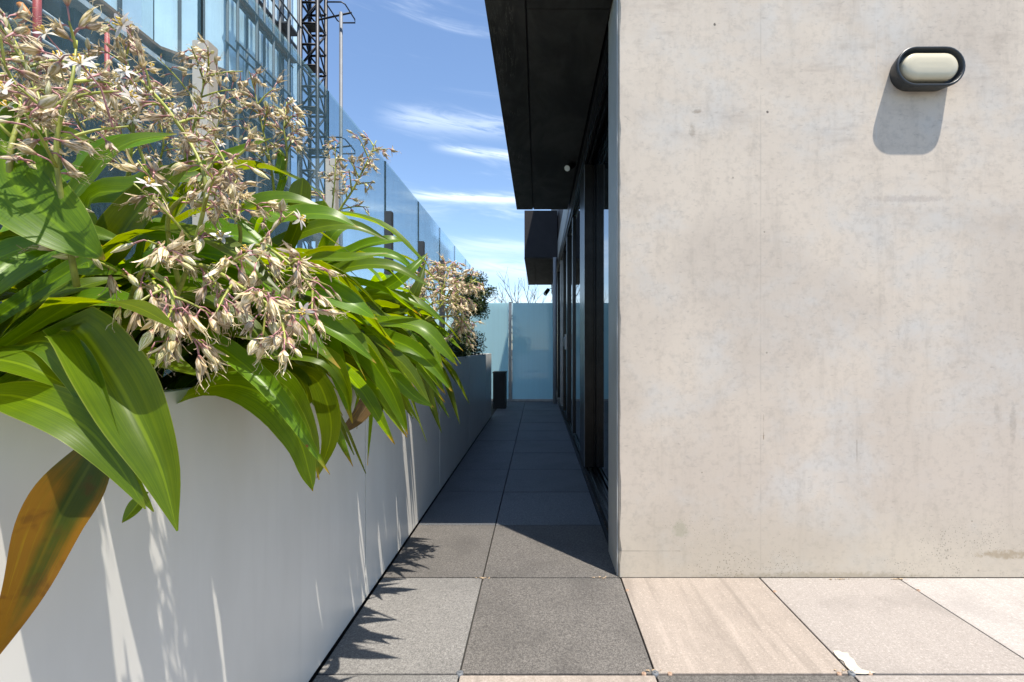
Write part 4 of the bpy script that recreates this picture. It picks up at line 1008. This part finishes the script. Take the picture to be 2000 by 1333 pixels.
# scaffold in front of the long end face
sf = empty('scaffold', (-6.4, 11.5, -9)); tag(sf, 'steel scaffold with plank decks against the blue building', 'scaffold')
ys = [10.3, 11.0, 11.7, 12.4, 12.9]
for x in (-6.85, -6.62):
    for y in ys:
        mb = MB(); mb.tube([(x, y, -9), (x, y, 15.5)], 0.032, 8); mb.build('standard', M['mullion'], sf)
for z in (5.2, 6.3, 7.7, 8.8, 9.9, 11.0):
    for x in (-6.85, -6.62):
        mb = MB(); mb.tube([(x + .03, ys[0] - .1, z), (x + .03, ys[-1] + .1, z)], 0.025, 6); mb.build('ledger', M['mullion'], sf)
for z in (5.22, 8.82):
    for k, x in enumerate((-6.79, -6.69)):
        box('deck_plank', (x - .045, ys[0], z + .03), (x + .045, ys[-1], z + .07), M['plank'], sf)
for p, q in (((-6.15, 12.9, 9.2), (-5.75, 13.3, 9.2)),):
    box('loading_deck', (-6.97, 12.4, 9.62), (-6.62, 12.95, 9.68), M['mullion'], sf, 0.01)
# safety rails, props and hose on the near dark floors
rl = empty('safety_rail', (-7.4, 7, 4.3)); tag(rl, 'pale double safety rail across the dark floor opening', 'railing')
for z in (6.06, 5.62, 5.0):
    mb = MB(); mb.tube([(-7.45, 4.6, z), (-7.45, 9.2, z)], 0.03, 8); mb.build('rail', M['rail'], rl)
for y in (4.7, 6.2, 7.7, 9.1):
    mb = MB(); mb.tube([(-7.42, y, 4.31), (-7.42, y, 6.1)], 0.025, 8); mb.build('rail_post', M['mullion'], rl)
def prop(x, y, z1, r, label):
    p = empty('steel_prop', (x, y, 4.31)); tag(p, label, 'steel prop', 'red props on the building floor')
    mb = MB(); mb.tube([(x, y, 4.33), (x, y, z1)], r, 12); mb.build('tube', M['red'], p)
    box('base_plate', (x - .1, y - .1, 4.311), (x + .1, y + .1, 4.329), M['red'], p)
prop(-7.33, 6.84, 7.05, 0.05, 'tall red steel prop in front of the dark floors')
prop(-7.33, 7.95, 6.35, 0.035, 'short red steel prop farther along the dark floor')
mb = MB(); mb.tube(catmull([at(40, 10, 6.7), at(52, 28, 6.7), at(40, 40, 6.68), at(30, 48, 6.7), at(48, 56, 6.7), at(50, 70, 6.7), at(40, 80, 6.7)], 30), 0.05, 8)
tag(mb.build('orange_hose', M['orange']), 'coiled orange hose hanging on the safety rail', 'hose')

# lattice mast and guide pole
ms = empty('hoist_mast', (-7.6, 15.5, -9)); tag(ms, 'dark lattice hoist mast rising behind the glass fence', 'mast')
mx0, mx1, my0, my1 = -7.93, -7.28, 15.55, 16.2
mx0, mx1 = (587 - 1051) / 913 * 15.55, (620 - 1051) / 913 * 15.55
mx0b = mx0; legs = [(mx0, my0), (mx1, my0), (mx1, my0 + 0.62), (mx0, my0 + 0.62)]
for x, y in legs:
    mb = MB(); mb.tube([(x, y, -9), (x, y, 19)], 0.065, 8); mb.build('mast_leg', M['mast'], ms)
z = 2.0; kz = 0
while z < 17:
    mb = MB()
    for i in range(4):
        a, b = legs[i], legs[(i + 1) % 4]
        mb.tube([(a[0], a[1], z), (b[0], b[1], z)], 0.04, 6)
        if (kz + i) % 2: a, b = b, a
        mb.tube([(a[0], a[1], z), (b[0], b[1], z + 0.7)], 0.03, 6)
    mb.build('lattice_bay', M['mast'], ms)
    if kz % 2 == 0:
        box('rung_plate', (mx0 + .06, my0 + .05, z + 0.03), (mx1 - .06, my0 + 0.5, z + 0.08), M['mast'], ms)
    z += 0.7; kz += 1
for z in (5.6, 9.3):
    mb = MB(); mb.obox((-8.6, 13.58, z), (mx0, my0, z), 0.07, 0.07); mb.obox((-8.3, 13.75, z - .35), (mx0, my0, z - .35), 0.06, 0.06)
    mb.obox((-8.3, 13.75, z - .35), (mx0, my0 + .3, z), 0.05, 0.05); mb.build('tie_beam', M['mast'], ms)
gp = empty('guide_pole', (-6.4, 15.2, -9)); tag(gp, 'slender grey steel pole with looped brackets beside the mast', 'pole')
gx = (666 - 1051) / 913 * 15.2
mb = MB(); mb.tube([(gx, 15.2, -9), (gx, 15.2, 1 + 655 / 913 * 15.2)], 0.055, 10); mb.build('pole', M['galv'], gp)
for py in (25, 285):
    z = 1 + (680 - py) / 913 * 15.2
    lp = [Vector((gx - .34, 14.95, z + .16)), Vector((gx + .12, 14.95, z + .16)), Vector((gx + .22, 15.0, z + .12)), Vector((gx + .37, 15.4, z - .08)), Vector((gx + .36, 15.45, z - .16)),
          Vector((gx - .1, 15.45, z - .16)), Vector((gx - .2, 15.4, z - .12)), Vector((gx - .36, 15.0, z + .1)), Vector((gx - .34, 14.95, z + .16))]
    mb = MB(); mb.tube(lp, 0.022, 6); mb.tube([(mx1, 15.55, z), (gx + .34, 15.2, z)], 0.03, 6); mb.build('loop_bracket', M['mast'], gp)

# bare tree past the end screen
rg = random.Random(17)
bt = empty('bare_tree', (-1.3, 42, -9)); tag(bt, 'leafless tree showing above the end glass screen', 'tree')
tr = MB(); br = MB()
def grow(mb, p, d, L, r, lvl):
    q = p + d * L; mb.tube([p, p.lerp(q, .5) + Vector((rg.gauss(0, .04 * L), 0, 0)), q], [r, r * .85, r * .68], 5)
    if lvl == 0: return
    for _ in range(rg.choice([2, 3, 3])):
        nd = (d + Vector((rg.gauss(0, .42), rg.gauss(0, .3), rg.gauss(0.12, .2)))).normalized()
        grow(br, q.lerp(p, rg.uniform(0, .25)), nd, L * rg.uniform(.62, .82), r * .58, lvl - 1)
grow(tr, Vector((-1.3, 42, -9)), Vector((0, 0, 1)), 6.0, 0.22, 5)
tr.build('trunk', M['bark'], bt); br.build('crown', M['bark'], bt)
bt2 = empty('bare_tree', (-3.6, 60, -9)); tag(bt2, 'fainter leafless tree at the far left of the screen top', 'tree')
tr = MB(); br = MB(); grow(tr, Vector((-3.9, 60, -9)), Vector((-.05, 0, 1)), 5.2, 0.2, 4)
tr.build('trunk', M['bark'], bt2); br.build('crown', M['bark'], bt2)
